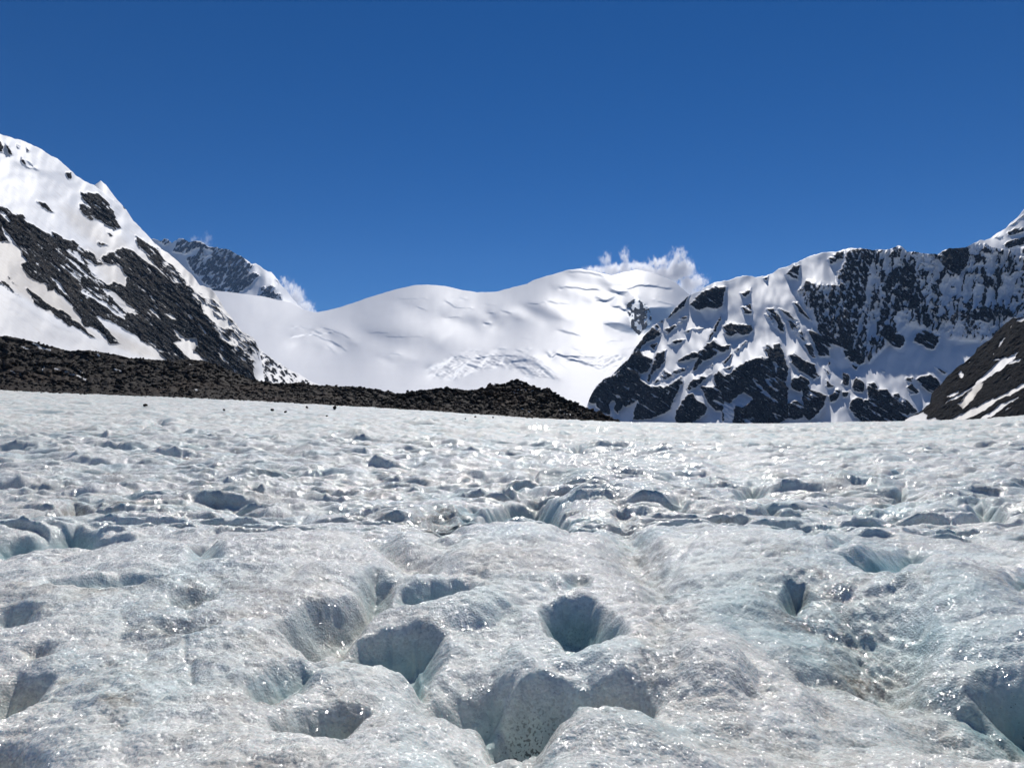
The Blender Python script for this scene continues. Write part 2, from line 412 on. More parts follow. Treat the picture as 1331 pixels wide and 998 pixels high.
# ---- left: long snow flank with a band of dark rock falling to the right
def maps_left(x, y, X, Y, s1, s2):
    T1 = lambda p: tr(0, 170, p); T2 = lambda p: tr(0, 320, p); T3 = lambda p: tr(170, 240, p); T4 = lambda p: tr(190, 380, p)
    band = [(-60, 240), (0, 266), (10, 271), (17, 278), (30, 279), (36, 289), (50, 296), (60, 302), (75, 304), (84, 311), (96, 313), (104, 320), (118, 328),
            (133, 334), (140, 330), (160, 322), (175, 326), (190, 336), (204, 348), (219, 364), (234, 368), (248, 375), (256, 389), (262, 407), (273, 419), (281, 430),
            (296, 444), (312, 452), (326, 466), (330, 480), (334, 497), (280, 490), (223, 472), (205, 457), (200, 452), (188, 445), (173, 434), (158, 425), (144, 418), (140, 425), (150, 436), (157, 447),
            (144, 446), (128, 428), (111, 424), (102, 410), (96, 401), (90, 395), (82, 387), (70, 376), (63, 378), (60, 367), (52, 368), (43, 363),
            (34, 354), (28, 345), (36, 339), (30, 332), (24, 320), (9, 314), (0, 314), (-60, 300)]
    rock = poly_map(x, y, [
        (band, 1.0),
        (T1([(690, 530), (760, 535), (850, 545), (900, 590), (950, 640), (985, 700), (1010, 770), (1050, 840), (990, 850), (900, 800), (830, 740), (770, 660), (715, 600)]), 1),
        (T1([(690, 640), (760, 620), (800, 680), (860, 740), (880, 790), (820, 760), (800, 790), (740, 750), (690, 690)]), .8),
        (T1([(570, 370), (620, 360), (625, 420), (590, 415)]), 1),
        (T1([(320, 610), (380, 620), (430, 660), (465, 710), (420, 690), (360, 660)]), .9),
        (T1([(-60, 60), (0, 90), (35, 130), (20, 190), (-60, 170)]), .9), (T1([(50, 120), (75, 140), (105, 200), (95, 222), (70, 180)]), .9),
        (T1([(185, 225), (205, 250), (240, 310), (330, 340), (225, 312), (185, 280)]), .8), (T1([(215, 120), (255, 180), (240, 188)]), .8),
        (T1([(150, 120), (170, 130), (175, 160), (155, 150)]), .6), (T1([(225, 255), (290, 285), (335, 338), (300, 325)]), .6), (T1([(925, 870), (980, 910), (950, 915)]), .9),
        (T1([(850, 960), (900, 980), (930, 998), (860, 990)]), .9),
        (T2([(230, 360), (270, 380), (330, 430), (400, 490), (500, 540), (560, 570), (640, 640), (720, 690), (830, 800), (740, 760), (660, 700), (600, 690), (520, 630), (440, 570), (350, 530), (270, 450)]), 1),
        (T2([(-60, 270), (0, 290), (70, 330), (110, 380), (180, 440), (110, 400), (40, 350), (0, 315)]), 1),
        (T2([(55, 245), (75, 260), (140, 335), (110, 310)]), .9),
        # the broken right flank
        ([(176, 306), (188, 312), (206, 324), (222, 338), (240, 356), (258, 378), (276, 388), (290, 404), (302, 416), (314, 431), (330, 441), (337, 452), (336, 466), (329, 472), (330, 496),
          (300, 490), (262, 407), (248, 376), (222, 366), (204, 346), (180, 326)], .74),
    ])
    # snow and scree lying on the band
    snow = poly_map(x, y, [
        (T1([(0, 690), (95, 775), (80, 790), (0, 720)]), .9), (T1([(15, 830), (60, 880), (160, 998), (110, 990), (40, 900)]), 1),
        (T2([(760, 170), (830, 165), (930, 150), (1000, 160), (1060, 210), (1095, 260), (1095, 345), (1000, 310), (930, 335), (870, 290)]), 1),
        (T2([(430, 255), (520, 320), (600, 450), (550, 400), (470, 310)]), 1),
        (T2([(700, 0), (860, -10), (960, 60), (930, 80), (860, 60), (900, 150), (830, 80), (760, 20)]), .9),
        (T2([(630, 20), (700, 80), (720, 130), (660, 90)]), .7),
        (T2([(680, 340), (760, 410), (900, 480), (1080, 620), (1050, 620), (880, 500), (720, 410)]), .8),
        (T2([(900, 370), (1000, 400), (1100, 500), (1200, 590), (1100, 570), (1000, 480)]), .75),
        (T4([(235, 430), (300, 420), (220, 300), (340, 400), (430, 395), (445, 450), (420, 500), (480, 550), (545, 605), (480, 590), (380, 575), (310, 510)]), 1),
        (T4([(150, 175), (220, 190), (270, 245), (200, 225)]), .9), (T4([(0, 0), (40, 30), (90, 75), (60, 60)]), .9),
        (T4([(610, 505), (680, 570), (715, 605), (660, 570)]), .95), (T4([(440, 250), (500, 320), (555, 385), (500, 350)]), .7), (T4([(20, 130), (100, 190), (150, 260), (60, 190)]), .6),
        (T2([(820, 590), (960, 650), (1120, 760), (1331, 880), (1331, 940), (1050, 850), (930, 720)]), 1),
        (T3([(0, 505), (120, 590), (200, 700), (130, 670), (40, 590)]), .95), (T3([(230, 560), (330, 600), (430, 690), (520, 770), (600, 880), (640, 960), (560, 910), (470, 830), (420, 740), (300, 650)]), 1),
        (T4([(470, 60), (560, 120), (600, 200), (720, 250), (760, 320), (690, 310), (600, 260), (500, 180)]), .75),
    ])
    mixed = poly_map(x, y, [(T2([(480, 20), (720, 0), (800, 140), (900, 330), (1100, 480), (1230, 600), (1150, 690), (900, 500), (680, 380), (560, 180)]), 1, 4)])
    fl = fleck(s1, s2, 34, 4.0, 11, .26)
    fl2 = fleck(s1, s2, 22, 4.0, 15, .04)
    right = sstep(200, 260, X + (Y - 330) * 0.1) * poly_map(X, Y, [([(176, 306), (206, 324), (240, 356), (276, 388), (302, 416), (330, 441), (337, 452), (336, 466), (329, 474), (315, 470), (290, 440), (262, 400), (240, 372), (204, 342)], 1, 3)])
    rock = rock - snow * 1.0 - fl * 0.42 - fleck(s1, s2, 14, 3.2, 13, .32) * .4 - mixed * fl2 * .5 - right * fleck(s1, s2, 16, 4, 19, -.02) * .6
    rock = np.clip(rock, 0, 1)
    dust = poly_map(x, y, [([(-60, 300), (9, 314), (24, 320), (36, 345), (60, 366), (96, 401), (111, 424), (132, 440), (120, 436), (90, 418), (60, 405), (30, 385), (0, 366), (-60, 340)], .8, 5),
                           ([(80, 268), (110, 278), (130, 292), (160, 310), (170, 326), (140, 332), (115, 312), (90, 290)], .5, 8),
                           ([(120, 420), (150, 430), (190, 450), (223, 468), (223, 472), (180, 462), (140, 448)], .7, 5), ([(110, 325), (330, 330), (335, 500), (200, 470)], .6, 10), ([(-60, 350), (0, 372), (70, 420), (150, 452), (215, 470), (120, 462), (60, 450), (0, 440), (-60, 430)], .3, 10)])
    steep = rock * .55 + poly_map(X, Y, [(T1([(60, 190), (200, 310), (350, 345), (560, 360), (640, 390), (760, 500), (730, 540), (560, 470), (400, 400), (200, 340), (60, 260)]), .35, 3),
                                         (T2([(370, 730), (600, 770), (700, 840), (560, 880), (420, 800)]), .25, 4)])
    steep = steep + line_map(X, Y, [(T2([(0, 430), (130, 470), (260, 560), (460, 690), (620, 740)]), 2.0, .3), (T2([(90, 540), (170, 585)]), 2, .35), (T2([(180, 620), (240, 655)]), 2, .35)])
    ice = right * .0
    return rock, steep, dust, ice

M_left = mountain_material('left_flank_snow_and_rock', rock_a=(0.004, 0.005, 0.006), rock_b=(0.060, 0.051, 0.041), ledges=0.55, streaks=0.45, metres=1.0)
left_crest = [(-330, 60), (-120, 125), (0, 174.5), (15, 179), (30, 183.5), (41, 188), (57, 195.5), (66, 203), (75, 207), (86, 216.6), (98, 227), (110, 235.4), (122, 240.6),
              (128, 246), (150, 262), (165, 274), (173, 287), (183, 296), (192, 306), (206, 321), (220, 330), (235, 344), (250, 357), (260, 371), (274, 375), (281, 384),
              (288, 394), (292, 402), (303, 415), (313, 430), (330, 440), (336, 452), (340, 470), (345, 500)]
face('snowy_mountain', M_left, left_crest, [(-330, 520), (345, 530)], [(-330, 420), (0, 640), (345, 1500)], [(-330, 1000), (0, 1250), (200, 1750), (345, 1620)],
     -330, 344, 620, 330, maps_left, rough=(5.0, 8), gain=1.5, strata=(0.77, 0.64), jag=1.4, seed=2)

# a white corner of the crest behind the dark notch, and the low toe behind the buttress
def maps_corner(x, y, X, Y, s1, s2):
    r = fleck(s1, s2, 8, 3, 5, .22) * sstep(255, 275, Y)
    return r, r * .5, X * 0, X * 0
face('snow_shoulder', M_left, [(112, 252), (120, 243), (125, 239), (131, 235), (138, 240.6), (150, 257), (165, 273.7), (173, 288), (190, 306), (215, 328)], [(112, 330), (215, 400)],
     [(112, 1500), (215, 1800)], [(112, 1800), (215, 2050)], 112, 215, 130, 90, maps_corner, rough=(3, 3), jag=.6, seed=4)
def maps_toe(x, y, X, Y, s1, s2):
    r = fleck(s1, s2, 10, 3.5, 6, .08) * .9 * sstep(455, 462, Y - (X - 336) * 0.62 + 4)
    return r, r * .5, r * 0 + .25, X * 0
face('snow_toe', M_left, [(320, 440), (336.5, 452), (348, 462.6), (364, 471.7), (378, 482), (388, 485), (396, 491), (414, 500), (425, 506)], [(320, 520), (425, 520)],
     [(320, 1800), (425, 1900)], [(320, 2050), (425, 2150)], 320, 425, 130, 80, maps_toe, rough=(2.5, 3), jag=1.0, seed=8)

# ---- the wide white dome at the head of the glacier
def maps_dome(x, y, X, Y, s1, s2):
    A = lambda p: tr(380, 360, p); B = lambda p: tr(560, 360, p); Cc = lambda p: tr(710, 310, p); R2 = lambda p: tr(760, 405, p)
    cliff = poly_map(x, y, [(Cc([(690, 570), (780, 500), (850, 560), (890, 600), (920, 700), (910, 740), (840, 790), (800, 840), (740, 790), (720, 700)]), 1, 1.5)])
    icec = poly_map(x, y, [(Cc([(880, 600), (1100, 590), (1100, 690), (940, 760), (840, 830), (880, 720)]), 1, 1.5),
                           (Cc([(490, 740), (560, 715), (640, 725), (740, 765), (800, 840), (620, 805)]), .7, 2)])
    rock = cliff * np.clip(.75 - .5 * fleck(X, Y * .6, 7, 6, 4, .05), 0, 1)
    st = np.maximum(cliff, icec)
    ln = [(A([(930, 195), (1000, 188), (1160, 190)]), .7, .5), (A([(1080, 265), (1150, 280)]), .9, .7), (A([(0, 435), (30, 435)]), .8, .7), (A([(80, 440), (140, 440)]), .9, .7),
          (A([(250, 435), (360, 465), (490, 525)]), .8, .7), (A([(180, 465), (260, 490), (330, 480)]), 1.3, .8), (A([(0, 520), (100, 500), (180, 500), (240, 520), (300, 550), (380, 580), (420, 600), (460, 640)]), 1.1, .8),
          (A([(660, 490), (740, 478), (830, 485)]), .8, .4), (A([(300, 590), (360, 655)]), 1, .4),
          (A([(860, 670), (930, 670)]), .8, .8), (A([(1170, 790), (1250, 760), (1331, 740)]), 1.6, .9), (A([(1190, 850), (1300, 830)]), 1.5, .9), (A([(820, 515), (1000, 520), (1120, 515)]), .9, .35),
          (B([(130, 210), (180, 240), (220, 265), (350, 270)]), 1.2, .7), (B([(200, 185), (310, 185)]), .7, .5), (B([(510, 310), (540, 315)]), 1, .7), (B([(610, 295), (690, 310)]), 1, .6),
          (B([(470, 400), (510, 400)]), 1.8, .8), (B([(110, 355), (250, 345)]), .8, .4), (B([(470, 235), (560, 250)]), .6, .4),
          (B([(850, 225), (930, 235), (1010, 210), (1100, 230), (1180, 225)]), 1, .6), (B([(1110, 455), (1200, 480), (1290, 505)]), 1.2, .7), (B([(280, 650), (350, 640), (420, 640)]), 1, .7),
          (B([(550, 625), (640, 620)]), 1.1, .7), (B([(740, 635), (790, 645)]), 1.3, .8), (B([(830, 625), (860, 628)]), .9, .7), (B([(720, 530), (860, 535)]), .6, .3),
          (B([(0, 790), (100, 770), (180, 700), (260, 690), (350, 705), (430, 700), (520, 680)]), 2.0, 1), (B([(0, 845), (60, 850), (100, 830)]), 1.6, 1), (B([(200, 870), (230, 815), (310, 755), (430, 785)]), 2.3, 1),
          (B([(160, 875), (175, 880)]), 1.4, 1), (B([(290, 860), (350, 825)]), 1, .7),
          (B([(620, 725), (640, 680), (700, 685)]), 2.0, 1), (B([(700, 735), (770, 720), (850, 720)]), 2.6, 1), (B([(770, 780), (830, 800), (870, 835)]), 2.4, 1), (B([(550, 745), (575, 770)]), 1.2, 1), (B([(680, 770), (690, 740)]), 1.2, .8),
          (B([(900, 740), (980, 800), (1060, 880)]), 1.7, 1), (B([(980, 770), (1075, 830)]), 1.0, .7), (B([(830, 860), (875, 860)]), 1.0, .8), (B([(1010, 655), (1040, 710), (1080, 665), (1180, 690), (1280, 690)]), 2.0, 1),
          (B([(1190, 715), (1260, 725), (1331, 745)]), 2.4, 1), (B([(1120, 760), (1170, 780)]), .9, .6), (B([(1120, 95), (1200, 85), (1331, 105)]), 1.6, .7), (B([(1240, 625), (1300, 625)]), 1.0, .7),
          (Cc([(200, 290), (300, 290), (400, 300), (480, 322)]), 1.8, .55), (Cc([(130, 430), (220, 418), (300, 425)]), 1.1, .7), (Cc([(310, 435), (380, 445), (450, 440)]), 1.8, .9),
          (Cc([(560, 450), (640, 480), (700, 465)]), 3.2, 1), (Cc([(450, 525), (500, 540), (550, 535), (590, 505)]), 3.2, 1), (Cc([(680, 435), (730, 430), (800, 405), (900, 410), (1000, 420), (1080, 440)]), 1.4, .8),
          (Cc([(580, 590), (640, 590)]), 1.8, 1), (Cc([(650, 610), (685, 620)]), 1.6, 1), (Cc([(540, 890), (650, 885)]), 1.0, .8), (Cc([(940, 530), (980, 550), (1040, 560), (1100, 580)]), 1.6, .9), (Cc([(240, 960), (300, 960)]), 1, .8),
          (Cc([(100, 790), (200, 820), (280, 835)]), 1.1, .7), (Cc([(0, 545), (180, 560)]), .8, .5), (Cc([(650, 960), (800, 935)]), .8, .4),
          (R2([(0, 390), (90, 400), (120, 470)]), 2.0, .7), (R2([(150, 500), (230, 440), (330, 400)]), 2.5, .7), (R2([(40, 450), (120, 500), (200, 525)]), 2.0, .7), (R2([(240, 380), (330, 380)]), 1.6, .7)]
    wx = X + 2.0 * fbm(X / 9, Y / 5, 3, 41); wy = Y + 2.0 * fbm(X / 9, Y / 5, 3, 42)
    L = line_map(wx, wy, [(p_, h_ * .8, w_ * .75) for p_, h_, w_ in ln])
    ser = poly_map(X, Y, [(B([(-20, 780), (180, 680), (520, 660), (900, 680), (1100, 880), (880, 870), (650, 780), (430, 800), (200, 880), (0, 870)]), 1, 3),
                          (R2([(-60, 340), (130, 380), (330, 370), (390, 420), (300, 480), (210, 530), (100, 500), (-60, 430)]), 1, 3)])
    crag = ridged(X / 9, Y / 4, 4, 47)
    st = np.maximum(st, np.maximum(L, ser * sstep(.95, 1.45, crag) * .7))
    soft = poly_map(X, Y, [(A([(640, 470), (900, 420), (1331, 500), (1331, 650), (1000, 640), (760, 560)]), .30, 12), (A([(760, 690), (900, 665), (1050, 720), (900, 770)]), .3, 6),
                           (A([(930, 200), (1331, 180), (1331, 360), (1150, 350), (1000, 280)]), .18, 10), (A([(300, 450), (450, 490), (540, 580), (420, 640), (330, 560)]), .3, 6), (A([(0, 540), (200, 540), (380, 660), (200, 640), (0, 590)]), .22, 8),
                           (B([(100, 340), (300, 290), (460, 360), (420, 460), (250, 410)]), .3, 8), (B([(520, 320), (720, 300), (780, 370), (640, 450), (540, 440)]), .34, 7), (B([(800, 240), (980, 250), (1180, 380), (1000, 390), (880, 310)]), .3, 8),
                           (B([(0, 530), (300, 560), (420, 610), (150, 660), (0, 650)]), .2, 10), (Cc([(180, 300), (460, 320), (560, 380), (760, 400), (500, 430), (260, 400)]), .22, 6),
                           (Cc([(760, 300), (1000, 340), (1200, 480), (1120, 580), (960, 520), (820, 430)]), .22, 7), (Cc([(60, 420), (300, 450), (420, 560), (250, 600), (100, 520)]), .2, 8)])
    st = st + 1.7 * soft
    ice = np.clip(cliff * .6 + icec * .75 + L * .35, 0, 1)
    return rock, st, X * 0, ice
M_dome = mountain_material('dome_snow', snow=(0.665, 0.675, 0.695), rock_a=(0.03, 0.035, 0.04), rock_b=(0.10, 0.10, 0.105), metres=3.5)
dome_crest = [(180, 380), (270, 377), (300, 380), (340, 385), (380, 394), (395, 403), (410, 406), (425, 403.5), (440, 400), (485, 385), (515, 376), (538, 371), (553, 370), (566, 370.5), (580, 372), (599, 377), (620, 380), (644, 379.5),
              (665, 374), (685, 369), (692, 364.5), (707, 360), (710, 359), (740, 350.6), (755, 349.4), (782, 355), (794, 358), (812, 353.6), (827, 350.6), (845, 353.6), (860, 359.6), (878, 367), (895, 382), (930, 410), (980, 440)]
face('snow_dome', M_dome, dome_crest, [(180, 552), (980, 560)], [(180, 2600), (600, 2700), (980, 3000)], [(180, 5200), (420, 6000), (550, 6600), (820, 6300), (980, 5600)],
     180, 980, 760, 330, maps_dome, slope_cot=0.12, smooth_px=45, side=1.3, relax=90, hp=.2, gain=1.25, rough=(2, 1.2), strata=(1, 0), jag=.5, warp=1.2, seed=12, prof=1.12, lump=(3.5, 90))

# ---- the jagged far peak behind the left flank
def maps_peak(x, y, X, Y, s1, s2):
    T = lambda p: tr(170, 240, p)
    r = poly_map(x, y, [(T([(360, 580), (400, 490), (460, 470), (560, 470), (680, 540), (720, 535), (820, 540), (940, 590), (1000, 650), (1060, 700), (980, 830), (940, 940), (860, 955), (720, 920), (560, 790), (500, 690), (470, 610), (430, 590)]), .85),
                        (T([(960, 830), (1070, 755), (1110, 790), (1000, 890), (940, 940)]), .9), (T([(1120, 890), (1200, 870), (1260, 890), (1310, 990), (1200, 998), (1120, 980)]), .8), (T([(240, 480), (320, 460), (340, 500), (290, 525)]), .8), (T([(1250, 815), (1275, 830), (1270, 855)]), .9)])
    sn = poly_map(x, y, [(T([(470, 610), (540, 560), (600, 540), (560, 600), (500, 620)]), 1, 1), (T([(560, 740), (640, 620), (680, 600), (700, 620), (640, 650)]), .9, 1), (T([(620, 560), (700, 560), (700, 600), (640, 610)]), .8, 1)])
    fl = fleck(s1, s2, 10, 3, 21, .02)
    rock = np.clip(r - sn - fl * .45, 0, 1)
    return rock, r * .85, X * 0, X * 0
M_peak = mountain_material('far_peak_rock_and_snow', rock_a=(0.04, 0.042, 0.05), rock_b=(0.10, 0.10, 0.115), ledges=0.8, metres=5.0)
face('rocky_peak', M_peak, [(150, 320), (194, 311), (204.6, 312), (210, 313), (214, 310), (218, 310), (221, 313.6), (224, 316), (231.6, 310.6), (238, 311), (245, 313.6), (257, 313), (266, 316.6), (273.7, 322), (281, 321), (287, 323), (293, 322.6),
                            (301, 327), (311, 331), (320, 337.7), (326, 343), (332, 343), (343, 349.7), (353, 354), (361, 363), (367, 372), (385, 393), (400, 408), (420, 420)],
     [(150, 440), (420, 440)], [(150, 7000), (420, 7000)], [(150, 8200), (420, 8000)], 150, 420, 300, 150, maps_peak, rough=(4, 6), strata=(.64, -.77), jag=2.2, seed=23)

# ---- right: cliffs hung with snow
def maps_right(x, y, X, Y, s1, s2):
    A = lambda p: tr(760, 270, p); B = lambda p: tr(760, 405, p); C = lambda p: tr(940, 300, p); D = lambda p: tr(940, 420, p); E = lambda p: tr(1131, 270, p); G = lambda p: tr(1131, 405, p)
    rk = [(A([(915, 840), (960, 770), (1040, 720), (1130, 680), (1220, 690), (1200, 770), (1190, 850), (1130, 880), (1060, 860), (960, 880)]), 1),
          (A([(905, 755), (860, 850), (780, 910), (720, 950), (620, 1000), (760, 900), (830, 810)]), 1), (A([(820, 960), (890, 930), (890, 950), (840, 975)]), .9),
          (B([(20, 770), (45, 745), (100, 640), (160, 585), (220, 560), (330, 450), (380, 410), (440, 310), (510, 210), (610, 110), (660, 150), (650, 210), (560, 250), (500, 290), (480, 340), (500, 380), (590, 410), (580, 450), (540, 520),
              (460, 540), (490, 590), (560, 640), (650, 640), (700, 650), (790, 600), (830, 560), (850, 600), (820, 660), (790, 720), (760, 810), (730, 860), (640, 900), (560, 920), (500, 930), (420, 940), (420, 860), (460, 770), (400, 800),
              (360, 830), (340, 800), (320, 840), (280, 885), (260, 850), (265, 770), (230, 760), (210, 800), (220, 890), (150, 900), (130, 850), (100, 830), (90, 780), (50, 790)]), 1),
          (B([(560, 290), (630, 265), (600, 345)]), .9), (B([(620, 360), (700, 335), (690, 420), (650, 480), (590, 530), (560, 610), (540, 590), (580, 480)]), .95),
          (B([(800, 420), (900, 370), (1000, 340), (1060, 280), (1110, 250), (1180, 300), (1260, 290), (1240, 330), (1160, 360), (1080, 400), (1010, 440), (960, 500), (930, 530), (950, 460), (980, 390), (880, 420), (800, 440)]), .92),
          (B([(720, 285), (800, 240), (865, 245), (800, 280)]), .85), (B([(680, 160), (830, 85), (840, 100), (700, 210)]), .6), (B([(860, 170), (920, 150), (900, 185)]), .9), (B([(930, 150), (1030, 145), (1000, 165)]), .6),
          (B([(1060, 260), (1110, 150), (1180, 30), (1170, 90), (1130, 170), (1080, 250)]), .85), (B([(1205, 125), (1260, 95), (1340, 115), (1330, 180), (1270, 215), (1210, 200)]), 1),
          (B([(690, 500), (760, 560), (640, 610), (590, 640), (640, 540)]), .6), (B([(740, 520), (880, 470), (940, 420), (860, 520), (700, 590)]), .55),
          (B([(850, 760), (930, 700), (960, 750), (1020, 790), (1060, 830), (1040, 890), (960, 940), (900, 975), (775, 980), (790, 880), (820, 800)]), 1),
          (B([(880, 670), (930, 590), (1020, 560), (1100, 540), (1000, 620), (900, 690)]), .85), (B([(1110, 560), (1160, 510), (1220, 560), (1340, 480), (1340, 750), (1270, 775), (1200, 710), (1140, 640)]), 1),
          (B([(1000, 650), (1150, 640), (1200, 760), (1250, 850), (1130, 860), (1060, 790)]), .65), (B([(1260, 880), (1331, 840), (1331, 980), (1250, 980)]), .8), (B([(1200, 440), (1270, 365), (1275, 380), (1210, 455)]), .9), (B([(1060, 470), (1110, 445), (1100, 470)]), .8),
          (D([(-10, 470), (60, 440), (100, 390), (200, 330), (330, 290), (400, 300), (350, 200), (380, 180), (430, 230), (440, 180), (490, 180), (520, 260), (540, 330), (565, 400), (540, 520), (560, 560), (565, 830), (440, 890), (-10, 890)]), 1),
          (D([(590, 480), (690, 445), (740, 500), (740, 570), (830, 600), (890, 630), (880, 700), (820, 770), (750, 840), (690, 800), (640, 835), (570, 820), (570, 690), (640, 670), (690, 720), (680, 600), (590, 560)]), 1),
          (D([(570, 270), (620, 255), (680, 310), (790, 350), (830, 460), (790, 490), (720, 440), (640, 410), (590, 340)]), .72), (D([(700, 190), (760, 175), (805, 300), (760, 295)]), 1), (D([(735, 60), (830, 95), (910, 180), (925, 290), (840, 290), (790, 190)]), .85),
          (D([(890, 490), (960, 540), (900, 565)]), .9), (D([(1030, 420), (1100, 440), (1080, 545), (1030, 525)]), .85), (D([(1110, 550), (1150, 465), (1225, 530), (1210, 600), (1140, 590)]), .85), (D([(1240, 560), (1300, 510), (1340, 555), (1300, 605)]), .9),
          (D([(1090, 690), (1150, 640), (1200, 655), (1195, 855), (1100, 770)]), .95), (D([(1200, 680), (1340, 630), (1340, 890), (1200, 860)]), .95), (D([(990, 560), (1025, 580), (990, 660), (930, 680), (905, 640)]), .8), (D([(1030, 600), (1080, 590), (1080, 640), (1040, 640)]), .7),
          (D([(870, 380), (930, 430), (910, 440)]), .8), (D([(900, 320), (930, 350), (910, 365)]), .8), (D([(10, 350), (70, 265), (75, 290), (20, 350)]), .9), (D([(100, 240), (200, 150), (215, 160), (120, 250)]), .6), (D([(0, 215), (65, 190), (40, 235), (0, 245)]), .9), (D([(10, 390), (80, 370), (60, 400)]), .8),
          (C([(640, 515), (720, 435), (830, 465), (900, 470), (1000, 465), (980, 350), (1060, 310), (1050, 230), (1090, 165), (1170, 145), (1320, 165), (1250, 430), (1230, 540), (1270, 640), (1240, 860), (1250, 1000), (1210, 1150), (1140, 1200), (1020, 1000), (880, 960), (820, 850), (780, 700), (730, 580)]), .74),
          (C([(960, 650), (1020, 800), (1110, 920), (1150, 1060), (1060, 1100), (1010, 900)]), 1),
          (C([(540, 375), (620, 285), (665, 300), (640, 420), (600, 400)]), .9), (C([(610, 620), (640, 615), (760, 780), (720, 755), (650, 690)]), .95), (C([(385, 680), (430, 670), (500, 760), (530, 870), (500, 860), (440, 760)]), 1), (C([(360, 720), (400, 740), (430, 800)]), .8),
          (C([(480, 670), (560, 710), (640, 780), (600, 760), (520, 705)]), .9), (C([(550, 770), (650, 800), (690, 890), (720, 970), (640, 900), (590, 850)]), .65), (C([(155, 655), (240, 635), (250, 705), (185, 710)]), .95), (C([(150, 545), (245, 500), (230, 550), (180, 565)]), .8),
          (C([(5, 890), (30, 800), (100, 805), (240, 815), (255, 870), (170, 905), (130, 890), (60, 900)]), 1), (C([(905, 245), (990, 185), (1045, 175), (1030, 240), (930, 285)]), .8), (C([(340, 415), (385, 395), (375, 430)]), .9), (C([(740, 870), (820, 885), (900, 960), (940, 1010), (800, 1010)]), .9),
          (C([(0, 490), (25, 500), (0, 570)]), .8),
          (E([(100, 700), (150, 575), (220, 520), (270, 430), (320, 440), (370, 500), (430, 600), (430, 700), (480, 780), (400, 880), (300, 870), (230, 920), (90, 1010), (80, 850), (130, 770)]), .82),
          (E([(120, 430), (240, 340), (290, 350), (330, 440), (200, 430)]), .7),
          (E([(580, 415), (680, 345), (830, 340), (860, 390), (840, 500), (770, 590), (690, 550), (620, 490)]), 1), (E([(840, 400), (980, 395), (940, 445), (860, 430)]), .8), (E([(510, 650), (590, 665), (640, 775), (590, 750), (530, 710)]), .8), (E([(680, 655), (745, 700), (700, 705)]), .8),
          (E([(715, 785), (760, 735), (740, 815)]), .9), (E([(900, 640), (960, 580), (1030, 585), (1095, 640), (1100, 710), (1040, 725), (960, 670)]), .78), (E([(810, 850), (860, 810), (890, 860), (850, 890)]), .9), (E([(760, 950), (830, 900), (980, 850), (1110, 885), (1115, 930), (1020, 1000), (900, 975)]), .8),
          (E([(580, 940), (640, 930), (670, 985)]), .9), (E([(515, 870), (600, 855), (590, 915)]), .9), (E([(350, 400), (560, 395), (600, 570), (480, 560)]), .45), (E([(0, 640), (80, 650), (100, 870), (40, 1000), (0, 1000)]), .7),
          (E([(1130, 570), (1190, 560), (1180, 610)]), .6), (E([(1250, 680), (1331, 640), (1331, 760), (1270, 740)]), .6), (E([(1020, 420), (1110, 500), (1060, 540)]), .5), (E([(440, 760), (490, 740), (480, 800)]), .7),
          (G([(75, 185), (130, 115), (190, 125), (220, 190), (290, 205), (305, 260), (270, 305), (220, 305), (150, 260)]), 1), (G([(410, 190), (470, 155), (600, 210), (575, 300), (530, 335), (375, 250)]), .85), (G([(440, 0), (525, 20), (540, 100), (500, 150), (455, 100)]), .85),
          (G([(760, 100), (830, 90), (930, 170), (1035, 215), (960, 260), (900, 150)]), .7), (G([(-20, 630), (40, 605), (60, 665), (150, 675), (180, 715), (240, 705), (320, 760), (410, 860), (330, 890), (300, 990), (-20, 990)]), .95),
          (G([(315, 655), (360, 625), (435, 690), (400, 715)]), .95), (G([(405, 580), (450, 555), (520, 545), (585, 580), (610, 640), (560, 695), (500, 695), (450, 640)]), .95), (G([(555, 475), (665, 525), (640, 540)]), .9), (G([(315, 570), (370, 560), (370, 610), (320, 605)]), .7),
          (G([(90, 505), (120, 510), (110, 520)]), .8), (G([(340, 700), (380, 715), (350, 715)]), .8)]
    rock = poly_map(x, y, rk)
    base_rock = rock.copy()
    snow = poly_map(x, y, [(D([(60, 690), (110, 640), (180, 595), (250, 640), (265, 660), (170, 725), (110, 715), (80, 760)]), 1), (D([(0, 660), (60, 690), (100, 760), (80, 870), (0, 870)]), .7),
                           (D([(240, 480), (280, 510), (380, 600), (470, 690), (440, 680), (330, 580)]), .9), (D([(340, 450), (420, 530), (480, 590), (450, 590), (360, 490)]), .8), (D([(400, 450), (470, 500), (500, 540), (450, 510)]), .8), (D([(350, 600), (450, 660), (490, 700), (430, 680)]), .8),
                           (D([(150, 830), (250, 800), (310, 840), (200, 850)]), .5), (D([(440, 330), (470, 350), (465, 450), (440, 420)]), .7), (D([(575, 590), (680, 580), (690, 720), (640, 660), (575, 680)]), .8),
                           (B([(940, 440), (890, 560), (850, 670), (800, 790), (740, 890), (700, 960), (560, 965), (600, 930), (730, 860), (790, 720), (850, 600), (890, 500)]), 1),
                           (B([(200, 930), (300, 880), (400, 800), (460, 760), (420, 860), (410, 950), (300, 960)]), 1), (B([(950, 700), (980, 690), (1010, 760), (990, 760)]), .9), (B([(580, 645), (640, 630), (600, 655)]), .9), (B([(660, 640), (750, 590), (730, 620), (680, 650)]), 1),
                           (B([(370, 660), (390, 650), (380, 690)]), .9), (B([(275, 660), (300, 640), (290, 670)]), .9), (B([(370, 770), (390, 750), (385, 800)]), .8), (B([(700, 690), (730, 690), (715, 725)]), .9), (B([(430, 360), (465, 310), (450, 350)]), .9), (B([(200, 590), (360, 440), (370, 430), (280, 530)]), .9), (B([(280, 540), (320, 530), (300, 550)]), .8)])
